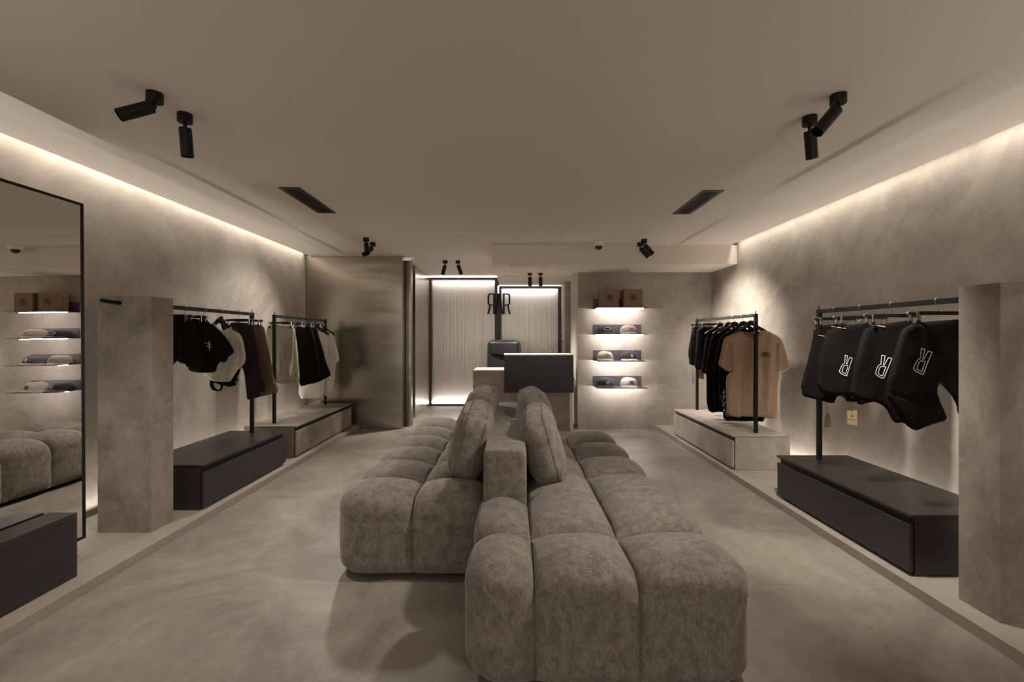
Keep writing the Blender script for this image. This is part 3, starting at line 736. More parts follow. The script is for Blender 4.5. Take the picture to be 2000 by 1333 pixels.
gar('shorts', [(590, 640), (618, 639), (626, 668), (636, 704), (646, 730), (645, 735), (626, 745), (606, 752), (600, 700)], 5.87, 'cloth_black',
    'black flared shorts directly before the white T-shirts', 'shorts', 'l2', seed=10, folds=((.012, 30, -.2, 0),))
gar('t_shirt', [(596, 652), (619, 643), (626, 649), (638, 654), (641, 680), (637, 704), (634, 730), (632, 779), (607, 780), (582, 778), (584, 740), (588, 690)], 6.05, 'cloth_white',
    'long white T-shirt hanging behind the black shorts, its hem showing below them', 'T-shirt', 'l2', seed=11, folds=((.010, 40, .1, 0),))
gar('t_shirt', [(618, 645), (625, 651), (632, 650), (640, 644), (652, 655), (658, 680), (664, 704), (655, 711), (653, 742), (646, 776), (625, 772), (612, 760), (612, 690)], 6.20, 'cloth_white',
    'white T-shirt closest to the brushed steel wall, sleeve showing', 'T-shirt', 'l2', seed=12, folds=((.010, 40, .1, 0),), creases=(((655, 711), (650, 668), .012, .010),))

# right rail with the tan T-shirt
for y, l in ((5.69, 'clip hanger of the drawstring shorts at the far end of the right rail'), (5.45, 'clip hanger second from the far post, holding plain black shorts')):
    clip_hanger(RX1, y, 1.553, .165, l, group=HG['r1'], flip=-1, zb=1.48)
for y, l in ((5.21, 'black shirt hanger inside the black T-shirt closest to the black shorts'), (5.01, 'black shirt hanger inside the middle black T-shirt'), (4.875, 'black shirt hanger inside the black T-shirt with white scribbles'),
             (4.69, 'black shirt hanger directly behind the tan T-shirt'), (4.54, 'glossy black shirt hanger in the collar of the tan T-shirt')):
    shirt_hanger(RX1, y, 1.553, l, group=HG['r1'], ztop=1.492, half=.19, flip=-1)
sh, _s = gar('shorts', [(1357, 637), (1351, 645), (1348, 661), (1345, 680), (1344, 693), (1346, 705), (1345, 709), (1347, 712), (1358, 716), (1364, 714), (1380, 712), (1388, 680), (1390, 640), (1370, 636)], 5.69, 'cloth_black',
    'black gathered shorts with two long drawstrings, closest to the shelf wall', 'shorts', 'r1', seed=13, folds=((.012, 40, 0, 0),))
bm = bmesh.new(); O = sh.location
tube(bm, [P(*q, 5.66) - O for q in [(1353, 713), (1352.5, 730), (1353.5, 750)]], .0025, 6); tube(bm, [P(*q, 5.66) - O for q in [(1355.5, 714), (1356, 735), (1354.5, 749)]], .0025, 6)
link('drawstring', bm, M['seam'], sh, True)
gar('shorts', [(1361, 639), (1400, 637), (1402, 680), (1398, 720), (1385, 728), (1360, 722), (1357, 716), (1358, 695), (1360, 665)], 5.45, 'cloth_black',
    'plain black shorts second from the shelf wall on the tan T-shirt rail', 'shorts', 'r1', seed=14, folds=((.012, 36, 0, 0),))
gar('t_shirt', [(1400, 640), (1389, 650), (1379, 658), (1375, 680), (1371, 715), (1369, 727), (1375, 730), (1379, 730), (1379, 782), (1384, 807), (1410, 805), (1438, 806), (1441, 730), (1450, 720), (1444, 665), (1425, 645), (1412, 642)], 5.21, 'cloth_black',
    'long black T-shirt, farthest of the black T-shirts behind the tan one', 'T-shirt', 'r1', seed=15, folds=((.012, 34, .1, 0),), creases=(((1380, 730), (1386, 680), .016, .01),))
gar('t_shirt', [(1415, 642), (1403, 649), (1388, 659), (1384, 680), (1378, 712), (1377, 728), (1385, 733), (1391, 731), (1393, 770), (1395, 804), (1420, 805), (1446, 805), (1450, 735), (1460, 722), (1456, 668), (1440, 650), (1428, 645)], 5.01, 'cloth_black',
    'black T-shirt in the middle of the three behind the tan one', 'T-shirt', 'r1', seed=16, folds=((.012, 34, .1, 0),), creases=(((1391, 731), (1396, 685), .016, .01),))
t17, s17 = gar('t_shirt', [(1430, 643), (1418, 651), (1405, 659), (1401, 680), (1394, 715), (1391, 727), (1397, 733), (1403, 735), (1405, 790), (1409, 808), (1440, 806), (1466, 806), (1470, 735), (1482, 722), (1476, 668), (1460, 651), (1444, 646)], 4.875, 'cloth_black',
    'black T-shirt with white scribbled writing near its side hem', 'T-shirt', 'r1', seed=17, folds=((.010, 34, .1, 0),), creases=(((1403, 735), (1408, 690), .016, .01),))
t18, s18 = gar('long_t_shirt', [(1443, 643), (1431, 652), (1417, 662), (1411, 690), (1404, 718), (1403, 732), (1409, 735), (1411, 760), (1411, 800), (1412, 822), (1450, 823), (1500, 824), (1502, 740), (1522, 730), (1512, 672), (1490, 652), (1470, 644)], 4.69, 'cloth_black',
    'long black T-shirt whose hem shows just below the tan T-shirt', 'T-shirt', 'r1', seed=18, folds=((.010, 30, .1, 0),), creases=(((1411, 745), (1418, 690), .016, .01),))
random.seed(3); sl = []
for i in range(46):
    a, b = random.uniform(1408, 1420), random.uniform(762, 812)
    if a < 1408 + (b - 762) * .05: continue
    q = [(a, b)]
    for k in range(3): q.append((q[-1][0] + random.uniform(-2.4, 2.4), q[-1][1] + random.uniform(-2, 2)))
    sl.append(q)
child(decal('scribble_print', strokes(pxl(sl, 4.69), .0028), pxmap(s18, 4.69), M['thread_white'], None), t18)
sl = [[(1403.5, 762), (1404, 768)], [(1405.5, 772), (1408, 776)], [(1406, 779), (1409, 777)]]
child(decal('scribble_print', strokes(pxl(sl, 4.875), .003), pxmap(s17, 4.875), M['thread_white'], None), t17)
tan, stan = gar('t_shirt', [(1446, 646), (1432, 652), (1418, 658), (1413, 667), (1407, 692), (1401, 713), (1412, 720), (1425.5, 728), (1427, 726), (1419, 736), (1420, 780), (1421, 814), (1450, 815), (1477, 815), (1518, 819), (1520, 780), (1518, 757), (1524, 737), (1521, 728), (1530, 728), (1540, 717), (1536, 700), (1529, 668), (1521, 657), (1505, 649), (1490, 644), (1484, 651), (1477, 658), (1466, 661), (1456, 657), (1450, 650)], 4.54, 'cloth_tan',
    'tan T-shirt with a small arched emblem on the chest, right behind the rail post', 'T-shirt', 'r1', seed=19, T=.028, folds=((.024, 36, .04, 0), (.012, 67, -.05, 2)), creases=(((1427, 727), (1424, 672), .022, .010), ((1516, 727), (1516, 672), .022, .010)), s=.010)
bm = bmesh.new(); O = tan.location
tube(bm, [stan(*((q[0] - CX) * 4.54 / F, H - (q[1] - CY) * 4.54 / F), .0) - O for q in [(1447, 647.5), (1451, 653), (1457, 659), (1466, 662.5), (1477, 659.5), (1484, 653), (1489, 646)]], .0055, 8)
link('collar', bm, M['cloth_tan'], tan, True)
child(cloth('back_neck', [(1448, 648), (1468, 650), (1488, 646), (1484, 656), (1466, 662), (1453, 656)], 4.585, M['cloth_tan'], T=.004, folds=(), wr=0)[0], tan)
al = [(1484 + 7.5 + 7.5 * math.cos(R(180 - i * 18)), 697 - 8.5 * math.sin(R(180 - i * 18))) for i in range(11)]
pol = strokes(pxl([al], 4.54), .0065) + strokes(pxl([[(1484, 698.5), (1498.5, 698.5)]], 4.54), .0018)
lc = P(1491, 693.5, 4.54)
pol += [[(lc.x + a * .042, lc.z + b * .042) for a, b in p] for p in LOGO]
child(decal('arched_emblem', pol, pxmap(stan, 4.54), M['ink'], None), tan)

# right rail of black denim shorts
HY = [(3.338, .175), (3.093, .20), (2.839, .19), (2.534, .185)]
for (y, hf), l in zip(HY, ('clip hanger of the black denim shorts next to the rail post', 'clip hanger of the second black denim shorts from the rail post', 'clip hanger of the third black denim shorts from the rail post', 'clip hanger of the black denim shorts closest to the right pillar')):
    clip_hanger(RX2, y, 1.540, hf, l, group=HG['r2'], zb=1.462, flip=-1)
RL = [[(0, 1), (.30, .96), (.24, .50), (.30, .50), (.66, .94), (.98, .90), (.56, 0), (.30, .02), (.10, .10), (0, .22), (.02, .40), (.12, .50), (0, 1)]]
def rmark(x0, y0, x1, y1, Y, lean):
    # outlined upside-down letter R; corners given in photo pixels
    out = [(973, 403), (997, 408), (985, 472), (991, 475), (1020, 420), (1046, 427), (990, 570), (960, 562), (935, 548), (923, 532), (940, 488), (952, 474), (966, 468)]
    inn = [(972, 483), (1003, 487), (981, 552), (958, 545), (946, 535), (957, 494)]
    f = lambda p: (x0 + (p[0] - 923) / 123 * (x1 - x0) + lean * (p[1] - 486) / 167, y0 + (p[1] - 403) / 167 * (y1 - y0))
    return pxl([[f(p) for p in out + out[:1]], [f(p) for p in inn + inn[:1]]], Y)
j1, sj1 = gar('denim_shorts', [(1591, 637), (1668, 632), (1678, 700), (1682, 785), (1656, 787), (1651, 777), (1640, 774), (1634, 776), (1628, 790), (1596, 781), (1566, 774), (1566, 758), (1563, 756), (1572, 732), (1586, 672)], 3.338, 'cloth_black',
    'black denim shorts next to the rail post, tan paper tag dangling below', 'shorts', 'r2', seed=20, folds=((.012, 26, .1, 0),))
j2, sj2 = gar('denim_shorts', [(1617, 640), (1716, 629), (1725, 700), (1728, 780), (1697, 787), (1681, 793), (1673, 784), (1661, 785), (1652, 772), (1640, 772), (1595, 767), (1599, 704), (1607, 668)], 3.093, 'cloth_black',
    'black denim shorts with an outlined letter, second from the rail post', 'shorts', 'r2', seed=21, folds=((.010, 26, .1, 0),))
j3, sj3 = gar('denim_shorts', [(1692, 637), (1792, 624), (1804, 700), (1800, 800), (1776, 833), (1760, 825), (1750, 827), (1743, 822), (1732, 797), (1714, 786), (1696, 786), (1659, 775), (1663, 740), (1668, 704), (1680, 664)], 2.839, 'cloth_black',
    'black denim shorts with an outlined letter, third from the rail post', 'shorts', 'r2', seed=22, folds=((.010, 26, .1, 0),))
j4, sj4 = gar('denim_shorts', [(1764, 634), (1840, 626), (1940, 620), (1962, 720), (1958, 830), (1886, 840), (1870, 812), (1863, 782), (1836, 746), (1830, 762), (1840, 792), (1851, 821), (1820, 831), (1791, 841), (1780, 840), (1765, 829), (1750, 806), (1729, 764), (1749, 680)], 2.534, 'cloth_black',
    'black denim shorts closest to the right pillar, with the largest outlined letter', 'shorts', 'r2', seed=23, folds=((.010, 22, .1, 0),), creases=(((1807, 794), (1729, 764), .006, .006),))
for o, s_, Y, bb in ((j2, sj2, 3.093, (1634, 694, 1660, 734)), (j3, sj3, 2.839, (1705, 694, 1735, 739)), (j4, sj4, 2.534, (1777, 681, 1814, 731))):
    child(decal('letter_print', strokes(rmark(*bb, Y, -1), .0042), pxmap(s_, Y), M['thread_white'], None), o)
# waistband loops (pale stitched tabs) 
for o, s_, Y, ln in ((j1, sj1, 3.338, [(1594, 655), (1614, 659)]), (j2, sj2, 3.093, [(1619, 638), (1633, 640), (1646, 642)]), (j3, sj3, 2.839, [(1694, 634), (1708, 636), (1723, 639)])):
    child(decal('stitched_tab', strokes(pxl([ln], Y), .006), pxmap(s_, Y), M['cloth_tan'], None), o)
def ptag(parent, top, quad, Y, label):
    r0 = empty('price_tag', P(*top, Y), label, 'price tag', 'paper tags on the garments'); O = r0.location
    bm = bmesh.new(); cxm = (quad[0][0] + quad[1][0]) / 2
    tube(bm, [P(*top, Y) - O, P(cxm, quad[0][1] + 1.5, Y - .004) - O], .0014, 5); link('string', bm, M['ink'], r0)
    bm = bmesh.new(); prism(bm, quad, lambda p: P(*p, Y) - O, lambda p: P(*p, Y + .003) - O); card = link('card', bm, M['tag'], r0)
    c = P(cxm, quad[0][1] * .66 + quad[2][1] * .34, Y); hh = (quad[1][0] - quad[0][0]) * Y / F
    polys = [[(c.x + a * hh * .22, c.z + b * hh * .22) for a, b in p] for p in LOGO]
    ym = quad[0][1] * .42 + quad[2][1] * .58
    polys += strokes(pxl([[(quad[0][0] + 2, ym), (quad[1][0] - 2, ym + .8)]], Y), .0018)
    decal('print', polys, lambda x, z: Vector((x, Y - .001, z)) - O, M['ink'], card)
    return r0
ptag(j1, (1616, 787), [(1611.5, 808.5), (1621, 808.5), (1622.5, 834.5), (1609.5, 834.5)], 3.33, 'narrow tan paper tag dangling closest to the right rail post')
ptag(j2, (1663.5, 783), [(1654, 803), (1674, 802), (1674, 832), (1655, 829)], 3.09, 'wide yellowish paper tag dangling below the lettered shorts')
ptag(sh, (1370, 712), [(1364, 722), (1375, 724), (1375, 742), (1364.5, 739)], 5.43, 'yellow paper tag below the plain black shorts by the shelf wall')
ptag(bg, (541, 748), [(537.5, 753), (543.5, 754), (543, 768), (538, 768)], 5.16, 'yellow paper tag below the stone-beige cargo trousers')

# ------------------------------------------------------------------ shelves, boxes, caps
SX0, SX1, SYF = 1.157, 1.850, 6.20
shelf_names = ['top shelf of the lit wall, holding two cardboard boxes', 'lit wall shelf holding the caps with oval badges', 'lit wall shelf holding the caps with round embroidery', 'lowest lit wall shelf, holding the caps with the letter logo']
SZ = (1.732, 1.364, .995, .626)
for z, l in zip(SZ, shelf_names):
    root = empty('wall_shelf', ((SX0 + SX1) / 2, YW, z), 'dark mauve-grey metal ' + l, 'shelf', 'metal shelves on the lit wall'); O = root.location
    box('board', SX0, SX1, SYF, YW - .0005, z - .006, z, M['shelf'], root, .001, O)
    box('back_plate', SX0, SX1, YW - .007, YW - .001, z, z + .14, M['shelf'], root, .001, O)
    bm = bmesh.new()
    for q in (.06, .34, .62):
        for h in (.05, .12): cyl(bm, Vector((SX0 + q, YW - .0085, z + h)) - O, Vector((SX0 + q, YW - .006, z + h)) - O, .004, 8)
    link('screw', bm, M['chrome'], root)
    bm = bmesh.new(); cyl(bm, Vector((SX0 + .015, 6.38, z - .011)) - O, Vector((SX1 - .015, 6.38, z - .011)) - O, .0032, 8); link('light_tube', bm, M['tube'], root)
o = bpy.data.objects['wall_shelf']
def carton(x0, x1, z, label, rz):
    root = empty('cardboard_box', ((x0 + x1) / 2, 6.36, z), label, 'box', 'cardboard boxes on the top shelf', rz=rz); hw = (x1 - x0) / 2
    bm = bmesh.new(); bx(bm, -hw, hw, -.085, .085, .0005, .256, .003); c = link('carton', bm, M['card'], root)
    bm = bmesh.new()
    for s_ in (-1, 1): bx(bm, s_ * (hw - .012) - .0008, s_ * (hw - .012) + .0008, -.0862, -.0852, .003, .253)
    link('fold_line', bm, M['seam'], root)
    decal('printed_logo', [[(a * .088, .135 + b * .084) for a, b in p] for p in LOGO], lambda x, z_: Vector((x, -.0862, z_)), M['ink'], c)
    return root, hw
c1, hw = carton(1.214, 1.468, SZ[0], 'brown cardboard box with the black letter logo, beside the shelf end plate', R(-1))
carton(1.534, 1.792, SZ[0], 'brown cardboard box with the black letter logo, towards the open end of the shelf', R(1))
for y0, hgt, wd in ((.03, .19, .010), (-.022, .15, .003)):
    pass
random.seed(11); gl = []
for i in range(10):                      # a line of small upright capitals, unreadable at this size
    u = -.072 + i * .0155
    opts = [[(0, 0), (0, .02)], [(.009, 0), (.009, .02)], [(0, .02), (.009, .02)], [(0, .01), (.009, .01)], [(0, 0), (.009, 0)], [(0, .02), (.009, 0)]]
    pick = [[(0.0045, 0), (0.0045, .02)], [(0, .02), (.009, .02)]] if i == 0 else [opts[0]] + random.sample(opts[1:], 2)
    gl += [[(u + a, b) for a, b in ln] for ln in pick]
decal('side_print', strokes(gl, .0028), lambda a, b: Vector((-hw - .0008, -.004 + b - .01, .128 + a)), M['ink'], c1)
bm = bmesh.new(); bx(bm, -hw - .0012, -hw - .0004, -.062, -.059, .05, .20); link('side_line', bm, M['ink'], c1)

CA, CB, CH, CE = .094, .102, .128, 2.5
def Rz(z): return max(0.0, 1 - (max(z, 0) / CH) ** CE) ** (1 / CE)
def cap_thing(x, y, z, rz, mdome, mbrim, label, emb=None, memb=None, grp=None):
    root = empty('baseball_cap', (x, y, z + .001), label, 'cap', grp, rz=rz)
    bm = bmesh.new(); n, k = 48, 12; rs = []
    for j in range(k):
        t = j / k; rr = []
        for i in range(n):
            a = 2 * math.pi * i / n; zb = .013 * (1 + math.cos(a)) + .002
            z_ = zb + (CH - zb) * (1 - (1 - t) ** 1.6) if t else zb
            q = Rz(z_); seam = 1 - .012 * max(0, 1 - abs(((a / (math.pi / 3) + .5) % 1) - .5) * 12)
            fr = 1 + .05 * max(0, math.cos(a)) * (z_ / CH)
            rr.append(bm.verts.new((CA * q * seam * math.sin(a), -CB * q * seam * fr * math.cos(a), z_)))
        rs.append(rr)
    for a, b in zip(rs, rs[1:]): skin(bm, a, b)
    tip = bm.verts.new((0, 0, CH))
    for i in range(n): bm.faces.new((rs[-1][i], rs[-1][(i + 1) % n], tip))
    crown = link('crown', bm, mdome, root, True)
    bm = bmesh.new(); lathe(bm, [(0, CH + .006), (.006, CH + .004), (.008, CH - .001), (0, CH - .003)], 12); link('top_button', bm, mdome, root, True)
    bm = bmesh.new(); G = []
    for side in (0, 1):
        rows = []
        for j in range(7):
            t = j / 6; row = []
            for i in range(25):
                a = R(-68 + 136 * i / 24); ext = .078 * (math.cos(a * 1.28) ** .7 if math.cos(a * 1.28) > 0 else 0)
                xx = (CA + .002) * math.sin(a) * (1 + .04 * t); yy_ = -(CB + .001) * math.cos(a) - ext * t
                zz = .030 - .020 * t - .024 * (abs(xx) / CA) ** 2 * (0.55 + .45 * t)
                row.append(bm.verts.new((xx, yy_, max(zz, .0015) - .003 * side)))
            rows.append(row)
        G.append(rows)
        for a_, b_2 in zip(rows, rows[1:]):
            for i in range(24): bm.faces.new((a_[i], a_[i + 1], b_2[i + 1], b_2[i]))
    for i in range(24): bm.faces.new((G[0][-1][i], G[0][-1][i + 1], G[1][-1][i + 1], G[1][-1][i]))
    link('brim', bm, mbrim, root, True)
    if emb:
        fn = lambda a, b: Vector((a, -CB * (1 + .05 * b / CH) * math.sqrt(max(0, Rz(b) ** 2 - (a / CA) ** 2)) - .0022, b))
        decal('embroidery', emb, fn, memb, crown, s=.012)
    return root
def ell(cx, cz, a, b, n=24, a0=0, a1=360): return [(cx + a * math.cos(R(a0 + (a1 - a0) * i / n)), cz + b * math.sin(R(a0 + (a1 - a0) * i / n))) for i in range(n + 1)]
OVAL = strokes([ell(0, .068, .050, .024), [(-.048, .068), (-.03, .060), (-.015, .066), (0, .060), (.015, .066), (.03, .060), (.048, .068)]], .0055)
ROUND = strokes([ell(0, .072, .019, .027), [(-.062, .060), (-.04, .068), (0, .068), (.04, .068), (.062, .066)], [(-.012, .066), (-.012, .05)], [(0, .066), (0, .046)], [(.012, .066), (.012, .05)]], .004)
BADGE = [ell(0, .078, .019, .017)[:-1], ell(0, .053, .016, .012)[:-1]] + strokes([[(-.06, .066), (.06, .062)]], .003)
RWRC = [[(a * .052, .066 + b * .050) for a, b in p] for p in LOGO]
rows = [
    (1, 1.318, 'cap_dark', 'cap_dark', OVAL, 'thread_white', 'charcoal cap with a white oval badge'),
    (1, 1.648, 'cap_beige', 'cap_beige', OVAL, 'thread_white', 'beige cap with a white oval badge'),
    (2, 1.318, 'cap_cream', 'cap_cream', ROUND, 'thread_tan', 'cream cap with tan round embroidery'),
    (2, 1.655, 'cap_dark', 'cap_cream', BADGE, 'thread_white', 'charcoal cap with a cream brim and white round badge'),
    (3, 1.322, 'cap_dark', 'cap_dark', RWRC, 'thread_white', 'charcoal cap with the white letter logo'),
    (3, 1.655, 'cap_cream', 'cap_cream', RWRC, 'ink', 'cream cap with the black letter logo')]
for si, x, md, mb, em, mt, lab in rows:
    back = {'charcoal cap with a white oval badge': 'row behind the charcoal oval-badge cap', 'beige cap with a white oval badge': 'row behind the beige oval-badge cap', 'cream cap with tan round embroidery': 'row behind the cream cap with round embroidery',
            'charcoal cap with a cream brim and white round badge': 'row behind the charcoal cap with cream brim', 'charcoal cap with the white letter logo': 'row behind the charcoal letter-logo cap', 'cream cap with the black letter logo': 'row behind the cream letter-logo cap'}[lab]
    colr = 'charcoal' if md == 'cap_dark' else ('beige' if md == 'cap_beige' else 'cream')
    z = SZ[si]
    cap_thing(x, 6.375, z, R(-4), M[md], M[mb], lab + ', frontmost of its row', em, M[mt], 'caps on the lit shelves')
    for k in (1, 2):
        o = cap_thing(x - .018 * k, 6.375 + .036 * k, z + .0, R(-4), M[md], M[mb], colr + (' cap nested second in the ' if k == 1 else ' cap nested third in the ') + back, None, None, 'caps on the lit shelves')

# ------------------------------------------------------------------ desk, display box, chair, sign
desk = empty('reception_desk', (.15, 6.7, 0), 'stone-clad reception desk behind the sofa', 'desk'); O = desk.location
box('front', -.555, .80, 6.41, 6.45, 0, .856, M['stone_light'], desk, .002, O)
box('worktop', -.555, .851, 6.45, 7.0, .83, .858, M['stone_light'], desk, .002, O)
box('side_panel', -.555, -.515, 6.45, 7.0, 0, .83, M['stone_light'], desk, .002, O)
box('side_panel', .805, .851, 6.405, 7.0, 0, .858, M['white_plastic'], desk, .002, O)
db = empty('display_box', (.37, 6.5, .86), 'dark bronze box with a light top edge mounted across the desk front', 'display box'); O = db.location
box('case', -.116, .846, 6.30, 6.402, .553, 1.068, M['drawer'], db, .003, O)
box('rear_case', -.116, .846, 6.402, 6.78, .862, 1.068, M['drawer'], db, .003, O)
box('top', -.118, .849, 6.297, 6.783, 1.068, 1.082, M['white_plastic'], db, .002, O)
lt = empty('door_latch', (.88, 6.45, .73), 'small dark metal latch at the side of the desk', 'latch'); O = lt.location
box('plate', .852, .862, 6.40, 6.50, .66, .76, M['black_gloss'], lt, .002, O)
bm = bmesh.new(); tube(bm, [Vector(p) - O for p in ((.86, 6.42, .73), (.885, 6.42, .735), (.89, 6.42, .70), (.885, 6.42, .66), (.868, 6.42, .655))], .008, 8); link('lever', bm, M['chrome'], lt, True)
# office chair behind the desk
ch = empty('office_chair', (-.14, 7.55, 0), 'black leather office chair behind the reception desk', 'chair')
CHO = lambda b, n, m=M['leather']: link(n, b, m, ch, True)
w_, zt_ = .262, 1.275
bm = rounded(-w_, w_, -.05, .04, .60, zt_, .04, puff=.012)
for v in bm.verts:
    k = min(1, max(0, (v.co.z - .6) / .67)); v.co.y += .10 * (k - .5) * .6 + .10 * (v.co.x / w_) ** 2 * -1 * .5
    if v.co.z > 1.18: v.co.x *= 1 - .10 * ((v.co.z - 1.18) / .1) ** 2; v.co.z -= .012 * (1 - (v.co.x / w_) ** 2)
back = CHO(bm, 'backrest')
bm = rounded(-w_ * .90, w_ * .90, -.068, -.03, 1.04, 1.25, .03, puff=.012)
for v in bm.verts: v.co.z -= .03 * (1 - (v.co.x / w_) ** 2) * ((1.24 - v.co.z) / .19)
link('head_pad', bm, M['leather'], back, True)
CHO(rounded(-.26, .26, -.27, .23, .42, .52, .045, puff=.015), 'seat')
for s_ in (-1, 1):
    bm = bmesh.new(); tube(bm, [(s_ * .27, .1, .46), (s_ * .31, .08, .55), (s_ * .32, .0, .68), (s_ * .32, -.15, .69), (s_ * .31, -.2, .60), (s_ * .27, -.18, .47)], .018, 10); CHO(bm, 'armrest', M['black_gloss'])
bm = bmesh.new(); cyl(bm, (0, 0, .10), (0, 0, .43), .03, 16); CHO(bm, 'gas_lift', M['black_gloss'])
bm = bmesh.new()
for i in range(5):
    a = 2 * math.pi * i / 5; tube(bm, [(0, 0, .13), (.12 * math.cos(a), .12 * math.sin(a), .12), (.29 * math.cos(a), .29 * math.sin(a), .07)], [.03, .025, .015], 8)
CHO(bm, 'star_base', M['black_gloss'])
for i in range(5):
    a = 2 * math.pi * i / 5; bm = bmesh.new(); p = Vector((.29 * math.cos(a), .29 * math.sin(a), .03)); q = Vector((-math.sin(a), math.cos(a), 0)) * .022
    cyl(bm, p - q, p + q, .03, 14); CHO(bm, 'caster', M['black_gloss'])
# sign between the panes
sg = empty('logo_sign', P(974.5, 593.5, 8.72), 'black cut-out letter logo sign mounted between the two lit panes', 'sign'); O = sg.location
hgt = 41.2 * 8.72 / F
bm = bmesh.new()
for p in LOGO:
    q = [(a * hgt, b * hgt) for a, b in p]
    prism(bm, q, lambda t: Vector((t[0], -.012, t[1])), lambda t: Vector((t[0], .012, t[1])))
link('letters', bm, M['black'], sg)
bm = bmesh.new()
for z in (.10, -.08): cyl(bm, (0.0, .0, z), (0.0, .05, z), .006, 8)
link('standoff', bm, M['black'], sg)

# ------------------------------------------------------------------ ceiling fittings
def spot(x, y, z, d, label, group='black ceiling spotlights', power=150, L=.145):
    root = empty('ceiling_spotlight', (x, y, z), label, 'spotlight', group)
    bm = bmesh.new(); lathe(bm, [(0, 0), (.035, 0), (.0355, -.002), (.0355, -.043), (.0345, -.045), (0, -.045)], 32); link('canopy', bm, M['black'], root, False)
    j = Vector((0, 0, -.062)); d = Vector(d).normalized()
    bm = bmesh.new(); cyl(bm, (0, 0, -.04), (0, 0, -.075), .008, 12); cyl(bm, j, j + d * .03, .009, 12); link('joint', bm, M['black'], root)
    a = j + d * .012; b = a + d * L; u = d.orthogonal().normalized(); v = d.cross(u)
    bm = bmesh.new(); r = .0295
    R0 = [ring(bm, c, u, v, q, q, 36) for c, q in ((a, .0275), (a + d * .002, r), (b, r), (b, r - .002), (b - d * .03, r - .004))]
    for p, q in zip(R0, R0[1:]): skin(bm, p, q)
    bm.faces.new(R0[0][::-1]); bm.faces.new(R0[-1]); body = link('body', bm, M['black'], root)
    l = bpy.data.lights.new('spot_lamp', 'SPOT'); l.energy = power; l.color = WARM; l.spot_size = R(84); l.spot_blend = 1.0; l.shadow_soft_size = .07
    lo = bpy.data.objects.new('spot_lamp', l); COL.objects.link(lo); lo.parent = root; lo.location = b - d * .004
    lo.rotation_euler = d.to_track_quat('-Z', 'Y').to_euler()
    return root
spot(-1.718, 2.185, ZC, (-.62, -.55, -.55), 'black tube spotlight over the mirror side, tilted well to the left, its open end showing', power=80)
spot(-1.72, 2.39, ZC, (.0, .12, -1), 'black tube spotlight hanging straight down next to the left-tilted one', power=90)
spot(1.574, 2.20, ZC, (-.62, 0, -.72), 'black tube spotlight near the right-hand wall, tilted left across its neighbour', power=150)
spot(1.58, 2.42, ZC, (.30, .32, -1), 'black tube spotlight near the right-hand wall, tilted slightly right behind its neighbour', power=220)
spot(-1.734, 5.39, ZC, (.28, -.5, -1), 'black spotlight in front of the steel wall, nearer the camera of that pair', power=220)
spot(-1.735, 5.65, ZC, (-.68, -.35, -.72), 'black spotlight in front of the steel wall, tilted left behind the nearer one', power=100)
spot(1.581, 5.47, ZC, (.68, .1, -.72), 'black spotlight before the ceiling beam, the upper one of that tilted pair', power=240)
spot(1.587, 5.66, ZC, (.62, -.12, -.78), 'black spotlight before the ceiling beam, tucked against the beam face', power=18)
spot(-1.035, 7.0, ZC, (-.25, 0, -1), 'small black spotlight before the wider lit pane, tilted left', power=260)
spot(-.84, 7.0, ZC, (.36, 0, -1), 'small black spotlight before the wider lit pane, tilted right', power=260)
spot(.267, 7.0, 2.32, (.02, .05, -1), 'straight-down black spotlight above the desk, on the sign side', L=.135)
spot(.432, 7.0, 2.32, (0, .05, -1), 'straight-down black spotlight above the desk, on the shelf side', L=.135)
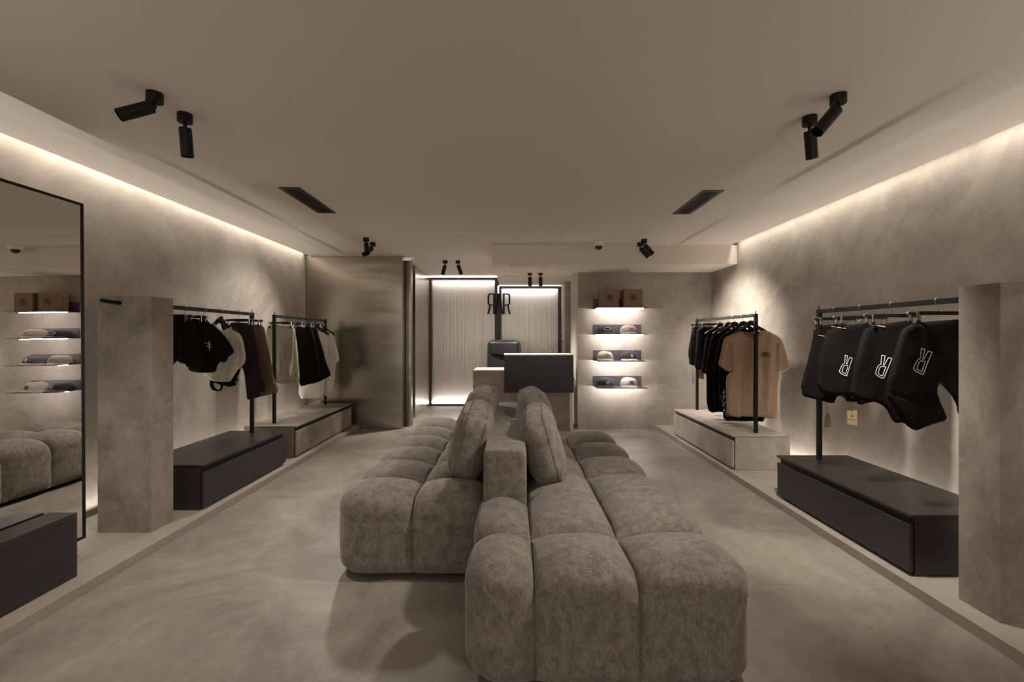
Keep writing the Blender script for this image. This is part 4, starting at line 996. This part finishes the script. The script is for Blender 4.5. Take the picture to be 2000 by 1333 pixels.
def vent(x0, x1, y0, y1, label):
    root = empty('ceiling_vent', ((x0 + x1) / 2, (y0 + y1) / 2, ZC), label, 'air vent', 'black slot vents in the ceiling'); O = root.location
    bm = bmesh.new(); f = .032; z0, z1 = ZC - .006, ZC - .0005
    bx(bm, x0, x0 + f, y0, y1, z0, z1); bx(bm, x1 - f, x1, y0, y1, z0, z1); bx(bm, x0 + f, x1 - f, y0, y0 + f, z0, z1); bx(bm, x0 + f, x1 - f, y1 - f, y1, z0, z1)
    for v in bm.verts: v.co -= O
    link('frame', bm, M['drawer'], root)
    bm = bmesh.new(); n = 7
    for i in range(n):
        x = x0 + f + (x1 - x0 - 2 * f) * (i + .5) / n; bx(bm, x - .0025, x + .0025, y0 + f, y1 - f, z0 + .0005, z1)
    for v in bm.verts: v.co -= O
    link('slat', bm, M['drawer'], root)
    box('duct', x0 + f, x1 - f, y0 + f, y1 - f, ZC - .0012, ZC - .0004, M['gap'], root, 0, O)
vent(-1.835, -1.665, 3.56, 4.29, 'long black slatted vent in the ceiling on the mirror side')
vent(1.52, 1.69, 3.63, 4.33, 'long black slatted vent in the ceiling on the denim shorts side')
dc = empty('dome_camera', (1.065, 5.62, ZC), 'white dome security camera on the ceiling before the beam', 'security camera')
bm = bmesh.new(); lathe(bm, [(0, 0), (.070, 0), (.072, -.004), (.070, -.040), (.062, -.052), (.05, -.054), (0, -.054)], 36); link('housing', bm, M['white_plastic'], dc, True)
bm = bmesh.new(); lathe(bm, [(.047, -.050), (.046, -.066), (.038, -.084), (.022, -.096), (0, -.100)], 32); link('dome', bm, M['lens'], dc, True)
bm = bmesh.new(); lathe(bm, [(0, -.098), (.008, -.0985), (.010, -.1015), (0, -.104)], 16); link('lens_cap', bm, M['chrome'], dc, True)
def panel(x0, x1, y0, y1, z, label, nm, cat):
    root = empty(nm, ((x0 + x1) / 2, (y0 + y1) / 2, z), label, cat); O = root.location; f = .035
    bm = bmesh.new(); bx(bm, x0, x0 + f, y0, y1, z - .010, z); bx(bm, x1 - f, x1, y0, y1, z - .010, z); bx(bm, x0 + f, x1 - f, y0, y0 + f, z - .010, z); bx(bm, x0 + f, x1 - f, y1 - f, y1, z - .010, z)
    for v in bm.verts: v.co -= O
    link('frame', bm, M['ceiling'], root)
    box('grille', x0 + f + .006, x1 - f - .006, y0 + f + .006, y1 - f - .006, z - .008, z - .0005, M['ceiling'], root, .002, O)
panel(-.05, .46, 5.90, 6.52, 2.256, 'flush square access panel on the underside of the ceiling beam', 'access_panel', 'ceiling panel')
panel(-.13, .46, 7.35, 8.2, 2.32, 'flush rectangular air panel in the low ceiling above the desk', 'air_panel', 'ceiling panel')
